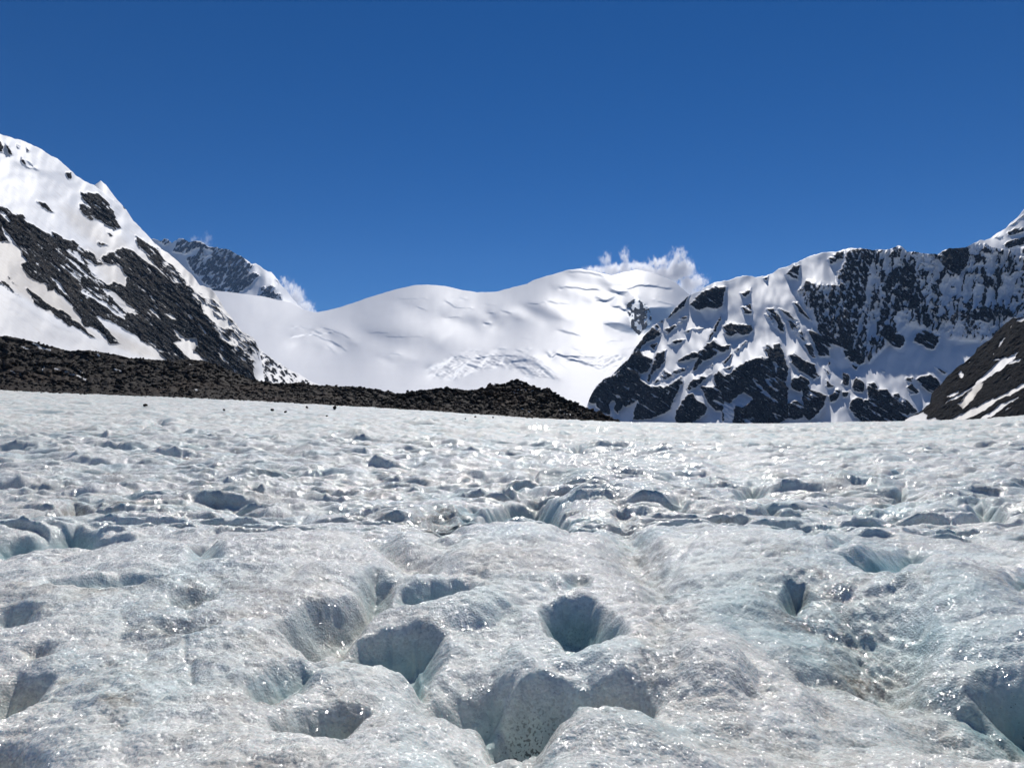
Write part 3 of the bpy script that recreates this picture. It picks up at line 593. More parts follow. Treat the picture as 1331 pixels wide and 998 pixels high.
    cl = poly_map(X, Y, [([(1035, 378), (1048, 366), (1088, 370), (1100, 326), (1135, 320), (1262, 314), (1331, 320), (1500, 300), (1500, 480), (1331, 440), (1290, 440), (1240, 440), (1180, 420), (1130, 470), (1100, 450), (1060, 420)], 1, 4)])
    low = sstep(455, 475, Y)
    fl = fleck(X * .35 + Y * .93, -X * .93 + Y * .35, 17, 8.0, 31, .06)
    fl2 = fleck(s1, s2, 26, 4.5, 35, .30)
    bend = 3.5 * fbm(X / 30, Y / 30, 3, 61)
    rib = ridged((X + .22 * Y + bend) / 17, (Y + bend) / 60, 4, 62, .6) * .75
    fine_rib = ridged((X + .3 * Y + bend) / 7, (Y - .3 * X) / 15, 3, 63, .6) * .75
    gully = 1 - sstep(.35, .95, rib * .6 + fine_rib * .4 - .04)
    low_rib = ridged(s1 / 40, s2 / 11, 4, 64, .6) * .75
    rock = np.clip(rock - snow - cl * gully * .72 - cl * 0 * fl - cl * fleck(X * .5 + Y * .87, -X * .87 + Y * .5, 8, 3.2, 33, .16) * .35 - (1 - cl) * fl2 * .6, 0, 1)
    rock = np.maximum(rock, (1 - base_rock) * cl * sstep(.95, 1.2, rib * .55 + fine_rib * .5) * .8)
    # the shaded walls and the shade they throw down the snow: places where the face stands up steeply
    shade = poly_map(X, Y, [
        (A([(960, 880), (1060, 865), (1170, 860), (1110, 960), (1050, 985), (1020, 920)]), .8, 1.5), (B([(1230, 210), (1331, 165), (1280, 260)]), .8, 1.5), (C([(540, 375), (650, 320), (640, 420), (570, 420)]), .9, 1.5), (C([(20, 900), (60, 890), (200, 890), (80, 960)]), .8, 1.5),
        (C([(400, 760), (430, 790), (500, 800), (520, 870), (430, 850)]), .9, 1.5),
        ([(1035, 378), (1048, 366), (1088, 370), (1092, 345), (1105, 326), (1135, 321), (1165, 322), (1262, 316), (1331, 322), (1500, 300), (1500, 470), (1340, 440), (1310, 425), (1300, 412), (1272, 447), (1259, 444), (1242, 451), (1233, 444), (1226, 425), (1212, 415), (1195, 402),
          (1190, 425), (1180, 440), (1176, 460), (1160, 452), (1143, 432), (1134, 405), (1128, 440), (1120, 465), (1108, 477), (1092, 481), (1084, 476), (1079, 460), (1068, 442), (1055, 405), (1050, 390)], .75, 3),
        (D([(570, 270), (680, 300), (800, 350), (830, 480), (720, 450), (640, 410)]), .7, 2), (D([(560, 840), (700, 800), (880, 640), (880, 760), (820, 830), (600, 880)]), .7, 2), (G([(80, 200), (300, 290), (300, 360), (240, 360)]), .8, 2), (G([(375, 250), (530, 335), (575, 300), (570, 330), (530, 365), (400, 300)]), .8, 2)])
    lit = poly_map(X, Y, [(E([(1000, 740), (1100, 760), (1250, 780), (1331, 880), (1200, 960), (1120, 900), (1000, 840)]), 1, 3), (E([(855, 760), (940, 780), (960, 850), (880, 860)]), .9, 2), (E([(905, 620), (965, 450), (1000, 480), (1060, 570), (960, 570)]), .6, 2), (E([(1000, 320), (1180, 560), (1130, 540), (1020, 380)]), .5, 2),
                          (E([(150, 560), (180, 490), (250, 530), (190, 530)]), .8, 2), (E([(520, 500), (700, 600), (700, 540)]), .0, 2), (E([(440, 870), (510, 930), (440, 1000)]), .8, 2), (G([(190, 120), (320, 90), (300, 190), (220, 190)]), .5, 2)])
    steep = np.maximum(rock * (.6 + .35 * np.maximum(cl, low)), shade) * (1 - lit) - lit * .25
    steep = steep - .32 * (1 - base_rock) * poly_map(X, Y, [([(1112, 486), (1135, 472), (1180, 446), (1196, 408), (1212, 420), (1228, 450), (1256, 456), (1274, 450), (1250, 482), (1220, 508), (1208, 530), (1170, 515), (1135, 500)], 1, 11), ([(1060, 500), (1078, 486), (1092, 500), (1085, 545), (1070, 552)], .5, 4)])
    steep = steep - .25 * poly_map(X, Y, [(C([(0, 700), (200, 570), (400, 620), (640, 700), (560, 1000), (300, 1000), (100, 780)]), 1, 6)])
    relief = cl * (7.0 * rib + 2.5 * fine_rib) + (1 - cl) * base_rock * (3.5 * low_rib + 1.5 * fine_rib)
    return rock, steep, base_rock * .1, X * 0, relief
M_right = mountain_material('cliff_rock_and_snow', snow=(0.74, 0.755, 0.77), rock_a=(0.004, 0.005, 0.008), rock_b=(0.026, 0.027, 0.031), metres=1.6, bed=(0.14, 0.30), ledges=0.4, streaks=0.15)
right_crest = [(740, 560), (760, 535), (766.8, 517), (775, 501), (784, 493), (793, 489), (809.6, 472.6), (817, 466.6), (826, 451.6), (836.6, 436.6), (850, 421.5), (868, 412.8), (880, 397.7), (896, 384), (910, 378), (925, 368.4), (946, 364.7), (960, 359.5),
               (967, 358), (980.6, 360), (995.6, 359.4), (1012, 350), (1033, 342), (1054, 333), (1069, 328), (1087, 327), (1100, 324), (1107, 321.8), (1117, 323), (1135, 325.5), (1153.5, 324), (1168.6, 319), (1173, 320), (1179, 327), (1195.6, 328), (1218, 331), (1233, 322.6), (1254, 322),
               (1261.7, 319), (1273.7, 312), (1279, 313), (1289, 322), (1311, 325), (1331, 320), (1420, 290), (1560, 250)]
face('cliff_mountain', M_right, right_crest, [(740, 563), (1560, 563)], [(740, 2250), (900, 1950), (1331, 1700), (1560, 1500)], [(740, 2330), (780, 2480), (880, 2700), (1000, 2650), (1331, 2450), (1560, 2300)],
     740, 1560, 840, 320, maps_right, slope_cot=0.12, relax=95, hp=.25, gain=1.4, side=.3, rough=(3.6, 7), strata=(.85, .52), jag=1.6, seed=31)

def maps_corner_peak(x, y, X, Y, s1, s2):
    E = lambda p: tr(1131, 270, p)
    r = poly_map(x, y, [(E([(1150, 320), (1220, 280), (1331, 255), (1500, 200), (1500, 260), (1331, 310), (1250, 345), (1190, 350)]), 1), (E([(1185, 215), (1250, 180), (1331, 160), (1331, 210), (1210, 245)]), .9), (E([(1080, 260), (1140, 240), (1130, 270)]), .8),
                        (E([(1200, 150), (1331, 60), (1331, 90), (1240, 150)]), .6)])
    rock = np.clip(r - fleck(s1, s2, 8, 3, 44, .2) * .6 + (X > 1340) * fleck(s1, s2, 14, 5, 45, .1) * .7, 0, 1)
    return rock, rock * .8, X * 0, X * 0
face('corner_peak', M_right, [(1270, 318), (1279, 313), (1287, 310), (1304, 298.5), (1322, 283), (1331, 273), (1380, 235), (1450, 190), (1560, 170)], [(1270, 345), (1560, 360)], [(1270, 2750), (1560, 2750)], [(1270, 2950), (1560, 3200)],
     1270, 1560, 200, 130, maps_corner_peak, rough=(3, 5), strata=(.8, -.6), jag=1.6, seed=46)

# ---- dark spur at the right edge, striped with old snow
def maps_spur(x, y, X, Y, s1, s2):
    G = lambda p: tr(1131, 405, p)
    sn = poly_map(x, y, [(G([(1285, 345), (1250, 400), (1160, 480), (1000, 590), (800, 720), (640, 805), (700, 755), (900, 640), (1000, 530), (1130, 415), (1060, 430), (1060, 418), (1190, 395)]), 1), (G([(960, 610), (985, 620), (880, 770), (800, 840), (760, 790), (850, 700)]), 1),
                         (G([(660, 735), (780, 680), (770, 700), (700, 735)]), 1), (G([(1331, 620), (1500, 520), (1500, 560), (1220, 720), (1100, 770), (1000, 850), (800, 940), (640, 975), (560, 965), (700, 930), (900, 830), (1200, 690)]), 1),
                         (G([(1290, 735), (1200, 800), (990, 940), (850, 970), (1050, 870), (1150, 790)]), 1), (G([(1500, 650), (1331, 755), (1170, 860), (1180, 845)]), .9), (G([(300, 960), (310, 930), (450, 870), (495, 885), (490, 930), (560, 920), (660, 950), (640, 990), (300, 990)]), 1),
                         (G([(1255, 92), (1331, 50), (1500, -30), (1331, 72), (1290, 92)]), 1), (G([(1195, 455), (1230, 420), (1315, 405), (1280, 440)]), 1), (G([(755, 540), (790, 505), (812, 570), (780, 580)]), .9), (G([(1120, 250), (1180, 205), (1140, 290), (1110, 310)]), .7),
                         (G([(850, 440), (880, 430), (860, 455)]), .9), (G([(1205, 125), (1230, 120), (1215, 145)]), .9), (G([(1170, 590), (1230, 545), (1200, 590)]), .6), (G([(1060, 370), (1080, 355), (1075, 380)]), .8), (G([(590, 680), (605, 675), (600, 695)]), .8)])
    rock = np.clip(1 - sn - .25 * fleck(s1, s2, 10, 2.5, 51, .42), 0, 1)
    dust = poly_map(x, y, [(G([(960, 600), (990, 620), (880, 780), (800, 850), (740, 790)]), 1, 2), (G([(1331, 600), (900, 820), (540, 960), (850, 970), (1250, 740)]), .55, 6)])
    return rock, rock * .15, dust, X * 0
M_spur = mountain_material('spur_rock_and_old_snow', rock_a=(0.005, 0.0045, 0.0045), rock_b=(0.020, 0.015, 0.012), ledges=0.10, metres=0.7, snow=(0.72, 0.70, 0.67))
face('dark_spur', M_spur, [(1160, 556), (1177.6, 545), (1198.6, 532.7), (1209, 524), (1210.6, 512), (1222.7, 500), (1233, 487.6), (1248, 475), (1267.7, 459), (1270, 453), (1289, 439.6), (1301, 426), (1317, 411.8), (1320, 414), (1331, 411), (1380, 385), (1560, 300)],
     [(1160, 560), (1560, 560)], [(1160, 900), (1331, 760), (1560, 600)], [(1160, 930), (1331, 1010), (1560, 950)], 1160, 1560, 330, 190, maps_spur, rough=(2.5, 6), strata=(.78, -.62), jag=2.0, seed=53)

# ---- valley floor under everything, out to the foot of the peaks
k = NT('valley_snow')
k.surf(k.n('ShaderNodeBsdfPrincipled', {'Base Color': k.mix(k.noise(k.n('ShaderNodeNewGeometry').outputs['Position'], 0.01), (0.72, 0.74, 0.76, 1), (0.82, 0.83, 0.84, 1)), 'Roughness': 0.7}).outputs[0])
fx, fy = np.meshgrid(np.linspace(-14000, 14000, 90), np.linspace(-6000, 14000, 70))
fl_z = -9.0 + 1.5 * fbm(fx / 900, fy / 900, 3, 60)
link('valley_floor', grid_mesh('valley_floor', np.stack([fx, fy, fl_z], -1)), k.m, 'structure')

# ------------------------------------------------------------------ the glacier surface
END_ROW = [(-160, 502), (0, 507), (100, 512), (200, 515.5), (300, 519.5), (400, 525), (500, 530.5), (600, 537.5), (700, 544), (800, 548.5), (900, 550.5), (1000, 551), (1100, 549), (1200, 547.5), (1270, 545.5), (1331, 540.5), (1500, 532)]
_eX = np.array([a for a, b in END_ROW]); _eT = (_eX - PW / 2) / FOC
_eZ = (HOR - np.array([b for a, b in END_ROW])) / FOC         # rise per metre at the far edge
END_Y = 240.0

def tilt(x, y):
    t = np.interp(x / np.maximum(y, 1e-3), _eT, _eZ).astype(F32)
    s = np.clip((y - 14) / (END_Y - 14), 0, 1.6)
    return (CAM_Z + t * END_Y) * s * s / (0.12 + 0.88 * s) * np.where(s > 0, 1, 0)

def gauss(x, y, cx, cy, sx, sy, a, rot=0.0):
    c, s = math.cos(rot), math.sin(rot)
    dx, dy = x - cx, y - cy
    u = (dx * c + dy * s) / sx; v = (-dx * s + dy * c) / sy
    return a * np.exp(-(u * u + v * v))

def flat(X, Y):
    rx, rz = view_ray(X, Y); D = -CAM_Z / np.minimum(rz, -1e-4)
    return rx * D, D

# swells of the near ice: photo position of the centre, half widths in metres, height
SWELLS = [(330, 740, 2.6, 2.2, .28, 0), (690, 715, 1.0, 1.3, .26, 0), (60, 800, 1.4, 1.0, .08, 0), (70, 716, 1.9, .55, -.42, .1), (1150, 760, 1.7, 2.4, .26, 0), (960, 720, 1.0, 1.6, .14, 0),
          (820, 720, .32, 1.6, -.2, -.1), (1090, 840, .55, .9, -.30, -.5), (1060, 950, .7, .5, -.18, 0), (1300, 920, .5, .6, -.40, .3), (1270, 800, .9, .8, .16, 0),
          (600, 900, .9, .6, -.12, 0), (790, 960, .35, .35, .14, 0), (480, 990, .9, .5, .08, 0), (150, 920, 1.0, .7, .10, 0), (510, 730, .22, .9, -.22, .5), (700, 860, .55, .45, .10, 0),
          (900, 860, .5, .9, .16, .2), (220, 850, 1.2, .5, -.05, 0), (930, 985, .8, .5, .05, 0), (1230, 990, .7, .4, .10, 0)]
SW = [(*map(float, flat(a, b)), c, d, e, f) for a, b, c, d, e, f in SWELLS]

def macro(x, y):
    z = tilt(x, y)
    for cx, cy, sx, sy, a, rot in SW: z = z + gauss(x, y, cx, cy, sx, sy, a, rot)
    z = z + .05 * fbm(x / 1.9, y / 1.9, 2, 70) * np.clip(14 - y, 0, 1)
    return z

def ground(pts):
    """photo pixels -> points where the view meets the swells of the ice"""
    p = np.asarray(pts, float)
    rx, rz = view_ray(p[:, 0], p[:, 1])
    D = CAM_Z / np.maximum(-rz, 0.004)
    for i in range(30):
        h = macro((rx * D).astype(F32), D.astype(F32))
        Dn = (CAM_Z - h) / np.maximum(-rz, 0.004)
        D = D * .6 + np.clip(Dn, .5 * D, 1.5 * D) * .4
    return np.stack([rx * D, D], -1)

# rows of the sheet get wider apart with distance, columns fan out from the viewer
ys = [2.3]
while ys[-1] < 12: ys.append(ys[-1] * 1.00265)
while ys[-1] < 45: ys.append(ys[-1] * 1.0043)
while ys[-1] < 262: ys.append(ys[-1] * 1.0076)
ys = np.concatenate([np.linspace(-8, 2.15, 24), ys]).astype(F32)
ts = np.concatenate([np.linspace(-2.6, -.83, 28), np.linspace(-.80, .80, 880), np.linspace(.83, 2.6, 28)]).astype(F32)
NT_ = len(ts)
def fan(y): return np.sqrt(y * y + 9.0 * np.exp(-np.maximum(y, 0) / 8.0))     # keeps the near ice wide enough to step aside on
gy = np.repeat(ys[:, None], NT_, 1); gx = (fan(gy) * ts[None, :]).astype(F32)
gz = macro(gx, gy)

mid_w = sstep(9.5, 15, gy + .8 * fbm(gx / 3, gy / 3, 2, 71))
far_w = sstep(60, 150, gy)
# hummocks with incised hollows between them, steeper towards the viewer
wxn = gx + .5 * fbm(gx / 2.5, gy / 2.5, 2, 72); wyn = gy + .8 * fbm(gx / 2.5, gy / 2.5, 2, 73)
b1 = np.abs(pn(wxn / 4.0, wyn / 1.8, 74)); b2 = np.abs(pn(wxn / 1.6 + 3, wyn / .8, 75)); b3 = fbm(gx / 9, gy / 6, 3, 76)
hum = .60 * np.minimum(b1, .42) ** .8 + .26 * np.minimum(b2, .4) - .2
hum_far = .55 * np.abs(pn(wxn / 7, wyn / 4, 77)) ** .8 - .2
b4 = np.abs(pn(gx / .62 + .4 * b3, gy / .34, 85)) * (1 - sstep(22, 60, gy)) + np.abs(pn(gx / 1.7, gy / .9, 86)) * sstep(22, 60, gy)
gz = gz + mid_w * .17 * (np.minimum(b4, .4) - .2)
gz = gz + mid_w * (hum * (1 - .35 * far_w) + .35 * b3 * (1 - .5 * far_w) + hum_far * far_w)
# near ice: low melt scallops
f1, f2 = worley(gx / .19 + .6 * pn(gx / .3, gy / .3, 78), gy / .17, 3)
scal = np.minimum(f2 - f1, .6)
near = 1 - sstep(16, 30, gy)
lum = np.minimum(np.abs(pn(gx / .95 + .3 * fbm(gx / .5, gy / .5, 2, 84), gy / .8, 83)), .38)
gz = gz + (1 - mid_w) * .20 * (lum - .2)
patch = sstep(-.15, .35, fbm(gx / 1.6, gy / 1.6, 3, 79))
gz = gz + near * (.028 * scal * patch + .030 * fbm(gx / .55, gy / .45, 3, 80) + .020 * fbm(gx / .14, gy / .11, 3, 81) + .006 * fbm(gx / .035, gy / .035, 2, 82))

pit = np.zeros_like(gz); dirt = np.zeros_like(gz); speck = np.zeros_like(gz); clear = np.zeros_like(gz)

def window(x0, x1, y0, y1):
    i0 = max(int(np.searchsorted(ys, y0)) - 1, 0); i1 = min(int(np.searchsorted(ys, y1)) + 1, len(ys))
    ya, yb = float(fan(max(y0, 1.5))), float(fan(max(y1, 1.5)))
    ta = min(x0 / ya, x0 / yb); tb = max(x1 / ya, x1 / yb)
    j0 = max(int(np.searchsorted(ts, ta)) - 1, 0); j1 = min(int(np.searchsorted(ts, tb)) + 1, NT_)
    return slice(i0, i1), slice(j0, j1)

# melt holes: photo outline of the rim, depth, width of the wall, tint of the wall (clear ice and painted shade), dirt, specks
HOLES = [
    ([(443, 806), (470, 797), (510, 795), (545, 797), (572, 803), (570, 830), (556, 848), (548, 860), (520, 852), (480, 842), (446, 838)], .42, .13, .8, .05, 0),
    ([(572, 868), (600, 858), (640, 846), (662, 850), (650, 880), (625, 896), (590, 906), (574, 890)], .34, .14, .75, .05, .1),
    ([(628, 890), (650, 862), (690, 855), (730, 862), (745, 880), (735, 905), (705, 922), (668, 944), (648, 948), (632, 930)], .50, .12, .55, .12, 1.0),
    ([(745, 875), (790, 868), (830, 872), (850, 885), (842, 912), (828, 916), (815, 900), (795, 888), (760, 888)], .32, .11, .35, .35, .1),
    ([(664, 948), (690, 930), (718, 918), (724, 930), (700, 955), (680, 960)], .10, .07, .2, .5, 0),
    ([(702, 775), (730, 768), (770, 770), (808, 792), (806, 804), (780, 812), (762, 826), (748, 830), (724, 808)], .40, .12, .85, .02, .35),
    ([(732, 752), (752, 748), (770, 752), (766, 760), (738, 760)], .10, .06, .55, 0, 0),
    ([(522, 750), (560, 746), (610, 748), (618, 756), (580, 770), (545, 778), (525, 770)], .26, .12, .6, .05, 0),
    ([(360, 800), (400, 775), (440, 768), (470, 762), (478, 735), (490, 728), (505, 740), (500, 765), (470, 785), (430, 808), (410, 824), (395, 815)], .30, .12, .3, .3, .3),
    ([(355, 918), (385, 906), (430, 902), (475, 908), (462, 930), (440, 948), (405, 946), (375, 940)], .30, .10, .5, .35, 0),
    ([(322, 878), (350, 868), (390, 862), (420, 864), (400, 880), (360, 890), (330, 894)], .18, .10, .6, .1, 0),
    ([(245, 716), (265, 710), (290, 712), (284, 722), (260, 726), (246, 722)], .16, .09, .6, 0, 0),
    ([(60, 752), (120, 746), (170, 740), (208, 742), (205, 752), (150, 755), (90, 758), (40, 764)], .12, .08, .5, 0, 0),
    ([(-10, 788), (20, 782), (48, 784), (40, 796), (10, 802), (-12, 802)], .18, .09, .4, .1, 0),
    ([(216, 768), (245, 760), (282, 756), (275, 772), (250, 784), (222, 780)], .16, .08, .25, .4, .2),
    ([(196, 806), (230, 800), (282, 800), (280, 815), (250, 826), (215, 822)], .10, .07, .1, .5, .1),
    ([(30, 842), (50, 836), (70, 838), (62, 850), (36, 850)], .09, .06, .1, .4, 0),
    ([(-30, 878), (20, 866), (62, 868), (50, 890), (20, 908), (-30, 925)], .34, .12, .2, .4, 0),
    ([(-30, 960), (0, 948), (22, 955), (50, 975), (45, 1000), (-30, 1000)], .26, .10, .2, .4, 0),
    ([(1095, 712), (1120, 710), (1180, 708), (1212, 714), (1196, 725), (1165, 732), (1130, 730)], .30, .14, 1.0, 0, 0),
    ([(1030, 686), (1055, 682), (1080, 686), (1070, 696), (1045, 698)], .12, .1, .7, 0, 0),
    ([(968, 700), (985, 696), (998, 699), (988, 704)], .10, .08, .5, 0, 0),
    ([(1075, 700), (1110, 698), (1105, 708), (1080, 708)], .08, .08, .6, 0, 0),
    ([(1305, 742), (1340, 738), (1360, 750), (1325, 756)], .14, .10, .8, 0, 0),
    ([(1268, 885), (1290, 860), (1360, 850), (1400, 930), (1345, 950), (1320, 935)], .45, .16, 1.0, 0, 0),
    ([(1250, 905), (1275, 900), (1325, 938), (1330, 950), (1290, 935)], .16, .08, .3, .2, 0),
    ([(1015, 770), (1025, 748), (1045, 745), (1048, 765), (1030, 790), (1018, 785)], .26, .08, .6, .1, 0),
    ([(1090, 958), (1115, 950), (1140, 956), (1125, 968), (1100, 966)], .10, .06, .1, .6, 0),
    ([(558, 965), (600, 955), (680, 962), (715, 975), (705, 1010), (600, 1010), (575, 985)], .16, .18, .6, .05, 0),
    ([(620, 672), (635, 655), (660, 646), (700, 644), (728, 652), (742, 672), (744, 690), (722, 682), (700, 672), (668, 668), (640, 676), (624, 684)], .55, .22, .75, .15, 0),
    ([(530, 668), (560, 660), (612, 662), (618, 682), (590, 690), (562, 698), (548, 688)], .20, .30, .15, .9, .6),
    ([(588, 660), (612, 654), (632, 656), (622, 668), (598, 670)], .16, .12, .6, .1, 0),
    ([(-20, 690), (40, 688), (100, 680), (140, 684), (130, 702), (60, 716), (-20, 718)], .42, .22, .85, .0, .1),
    ([(855, 658), (880, 652), (900, 655), (898, 665), (870, 668)], .16, .12, .4, .3, 0),
    ([(975, 664), (1000, 658), (1018, 660), (1010, 672), (985, 672)], .22, .12, .1, .6, 0),
    ([(68, 660), (95, 652), (130, 656), (128, 668), (90, 668)], .30, .14, .1, .8, 0),
    ([(945, 632), (975, 624), (1000, 628), (995, 640), (960, 642)], .35, .2, .6, .1, 0),
    ([(1150, 618), (1180, 610), (1178, 622), (1158, 626)], .4, .2, .4, .2, 0),
    ([(1160, 632), (1180, 628), (1178, 640), (1165, 642)], .35, .2, .4, .2, 0),
    ([(1250, 660), (1275, 650), (1300, 658), (1325, 672), (1300, 680), (1265, 674)], .35, .2, .5, .2, 0),
    ([(180, 552), (205, 548), (222, 552), (205, 556)], .8, .4, .2, .4, 0),
    ([(690, 604), (712, 598), (708, 608)], .4, .25, .3, .4, 0),
    ([(684, 626), (705, 622), (700, 632)], .35, .2, .1, .8, 0),
    ([(836, 583), (850, 578), (846, 584)], .6, .3, .0, .9, 0),
    ([(740, 586), (752, 580), (764, 590), (750, 596)], .5, .25, .3, .3, 0),
]
for pts, depth, wall, cl, dr, spk in HOLES:
    g = ground(pts)
    m = .6
    si, sj = window(g[:, 0].min() - m, g[:, 0].max() + m, g[:, 1].min() - m, g[:, 1].max() + m)
    X, Y = gx[si, sj], gy[si, sj]
    if X.size == 0: continue
    sc = float(np.hypot(*(g.max(0) - g.min(0))))
    wob = .028 * min(sc, 1.3); depth = depth * (1.0 if g[:, 1].mean() < 9 else 1.0); wall = wall * (1.9 if g[:, 1].mean() < 9 else 1.3); bw = .35 * min(sc, 1.2)
    wl_ = .3 * max(1.0, float(g[:, 1].mean()) / 5)
    d = sdf(X + wob * fbm(X / wl_, Y / wl_, 2, 90), Y + wob * fbm(X / wl_, Y / wl_, 2, 91), g)
    d = d + (.3 * wall if g[:, 1].mean() < 9 else 0)
    s = np.clip(d / wall, 0, 1)
    prof = (s * s * (3 - 2 * s) * .45 + .55 * s ** 1.15) * .85 + .15 * sstep(wall * .6, wall * 2.5, d)
    lip = np.exp(-(d / (.05 + wall * .5)) ** 2) * .012
    gz[si, sj] = gz[si, sj] - depth * prof - .22 * depth * sstep(-bw, bw * .3, d) + lip + depth * .03 * s * fbm(X / .1, Y / .1, 2, 92)
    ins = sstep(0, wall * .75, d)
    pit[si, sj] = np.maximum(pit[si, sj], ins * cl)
    dirt[si, sj] = np.maximum(dirt[si, sj], sstep(-.10, wall * .5, d) * dr)
    speck[si, sj] = np.maximum(speck[si, sj], sstep(.02, wall * 1.2, d) * spk)

# grooves: photo course, half width, depth, dirt, ribs across
GROOVES = [
    ([(800, 655), (818, 690), (832, 722), (838, 740), (865, 765), (868, 790), (856, 830), (850, 880)], .20, .14, .8, 1),
    ([(1060, 745), (1085, 790), (1115, 830), (1140, 865), (1150, 880)], .28, .13, .9, 1),
    ([(1155, 755), (1165, 790), (1160, 830), (1150, 862), (1165, 880)], .20, .13, .05, 1),
    ([(980, 890), (1040, 890), (1075, 905), (1080, 940), (1110, 960)], .10, .06, .7, 1),
    ([(1010, 870), (1080, 880), (1150, 890), (1240, 910), (1331, 965)], .08, .05, .4, 0),
    ([(560, 905), (600, 915), (640, 905)], .06, .05, .5, 0),
    ([(540, 800), (548, 830), (552, 852)], .015, -.03, .0, 0),
    ([(570, 700), (520, 735), (480, 770), (425, 805), (395, 830)], .30, .13, .45, 0),
    ([(650, 800), (620, 840), (590, 885)], .28, .14, .0, 0),
    ([(1150, 770), (1172, 810), (1180, 850)], .30, .10, .0, 0),
    ([(60, 880), (140, 860), (240, 830), (250, 880), (120, 960)], .02, .02, .0, 0),
    ([(330, 700), (400, 668), (450, 655)], .05, .04, .15, 0),
    ([(860, 760), (900, 700), (960, 665)], .05, .03, .1, 0),
    ([(1000, 665), (1100, 660), (1240, 690), (1331, 720)], .25, .10, .35, 1),
    ([(880, 660), (960, 668), (1060, 672), (1130, 668)], .22, .14, .45, 0),
    ([(290, 655), (330, 668), (420, 664), (480, 672), (540, 680)], .22, .16, .6, 1),
]
for pts, hw, depth, dr, ribs in GROOVES:
    g = ground(pts)
    m = hw * 3
    si, sj = window(g[:, 0].min() - m, g[:, 0].max() + m, g[:, 1].min() - m, g[:, 1].max() + m)
    X, Y = gx[si, sj], gy[si, sj]
    if X.size == 0: continue
    d = pline(X + hw * .6 * fbm(X / .4, Y / .4, 3, 93), Y + hw * .6 * fbm(X / .4, Y / .4, 3, 94), g)
    e = np.exp(-(d / hw) ** 2)
    gz[si, sj] = gz[si, sj] - depth * e
    if ribs:
        gz[si, sj] += e * (.035 * ridged((X + .25 * Y) / .17, Y / 1.1, 3, 95) + .006 * fbm(X / .1, Y / .08, 3, 96))
    dirt[si, sj] = np.maximum(dirt[si, sj], dr * np.exp(-(d / (hw * 1.3)) ** 2) * (.55 + .6 * fbm(X / .18, Y / .5, 3, 97)))

# countless lens-shaped melt hollows farther up: a ramp down, then a steep back wall
rs = np.random.RandomState(11)
n_h = 0
for (ya, yb, cell, a0, a1, d0, d1) in ((11.0, 30, .85, .15, .66, .08, .24), (30, 75, 1.5, .3, 1.25, .14, .38), (75, 238, 3.2, .7, 3.2, .3, .8),
                                   (10.0, 30, .50, .10, .46, .05, .14), (30, 75, .9, .22, .9, .08, .21), (75, 238, 2.1, .5, 2.2, .18, .42)):
    y = ya
    while y < yb:
        x = -.72 * y - 1
        while x < .72 * y + 1:
            cx = x + rs.rand() * cell; cy = y + rs.rand() * cell
            x += cell
            if rs.rand() < .1: continue
            a = (a0 + (a1 - a0) * rs.rand() ** 1.8) * 1.2; b = a * (.3 + .3 * rs.rand()); dep = (1.2 if a1 in (.66, 1.25, 3.2) else 1.5) * (d0 + (d1 - d0) * rs.rand()) * (.5 + .5 * a / a1 + .2)
            if cx / cy < -.15 and cy > 70: dep *= .5
            rot = rs.randn() * .22; cl = .15 + .6 * rs.rand() ** 1.5; dr = .9 * rs.rand() ** 3.5; bow = rs.randn() * .35; stepup = (.16 + .22 * min(cy / 40, 1)) * (1 - .6 * min(max(cy - 70, 0) / 100, 1))
            si, sj = window(cx - a * 1.2, cx + a * 1.2, cy - b * 1.5, cy + b * 4.2)
            X, Y = gx[si, sj], gy[si, sj]
            if X.size < 9: continue
            c, s_ = math.cos(rot), math.sin(rot)
            u = ((X - cx) * c + (Y - cy) * s_) / a; v = (-(X - cx) * s_ + (Y - cy) * c) / b + bow * u * u
            u = u + .25 * pn(X / (.5 * a), Y / (.5 * a), 98); v = v + .2 * pn(X / (.45 * a), Y / (.45 * a), 99)
            lat = np.clip(1 - u * u, 0, 1)
            back = .55 * np.sqrt(lat)                       # where the back wall stands
            wallv = np.clip((back - v) * b / max(.05, (.0075 if cy < 45 else .012) * cy), 0, 1)
            ramp = np.clip((v + 1) / (back + 1), 0, 1)
            e = np.sqrt(lat) * wallv * (ramp ** 1.3)
            rise = np.sqrt(lat) * (1 - wallv) * np.exp(-np.maximum(v - back, 0) / 1.1)
            gz[si, sj] = gz[si, sj] - dep * .75 * e + dep * stepup * rise
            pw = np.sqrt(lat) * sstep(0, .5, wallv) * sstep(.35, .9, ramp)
            pit[si, sj] = np.maximum(pit[si, sj], pw * cl); dirt[si, sj] = np.maximum(dirt[si, sj], pw * dr)  # back-wall tint: clear ice with some shade painted in; silt over it
            n_h += 1
        y += cell
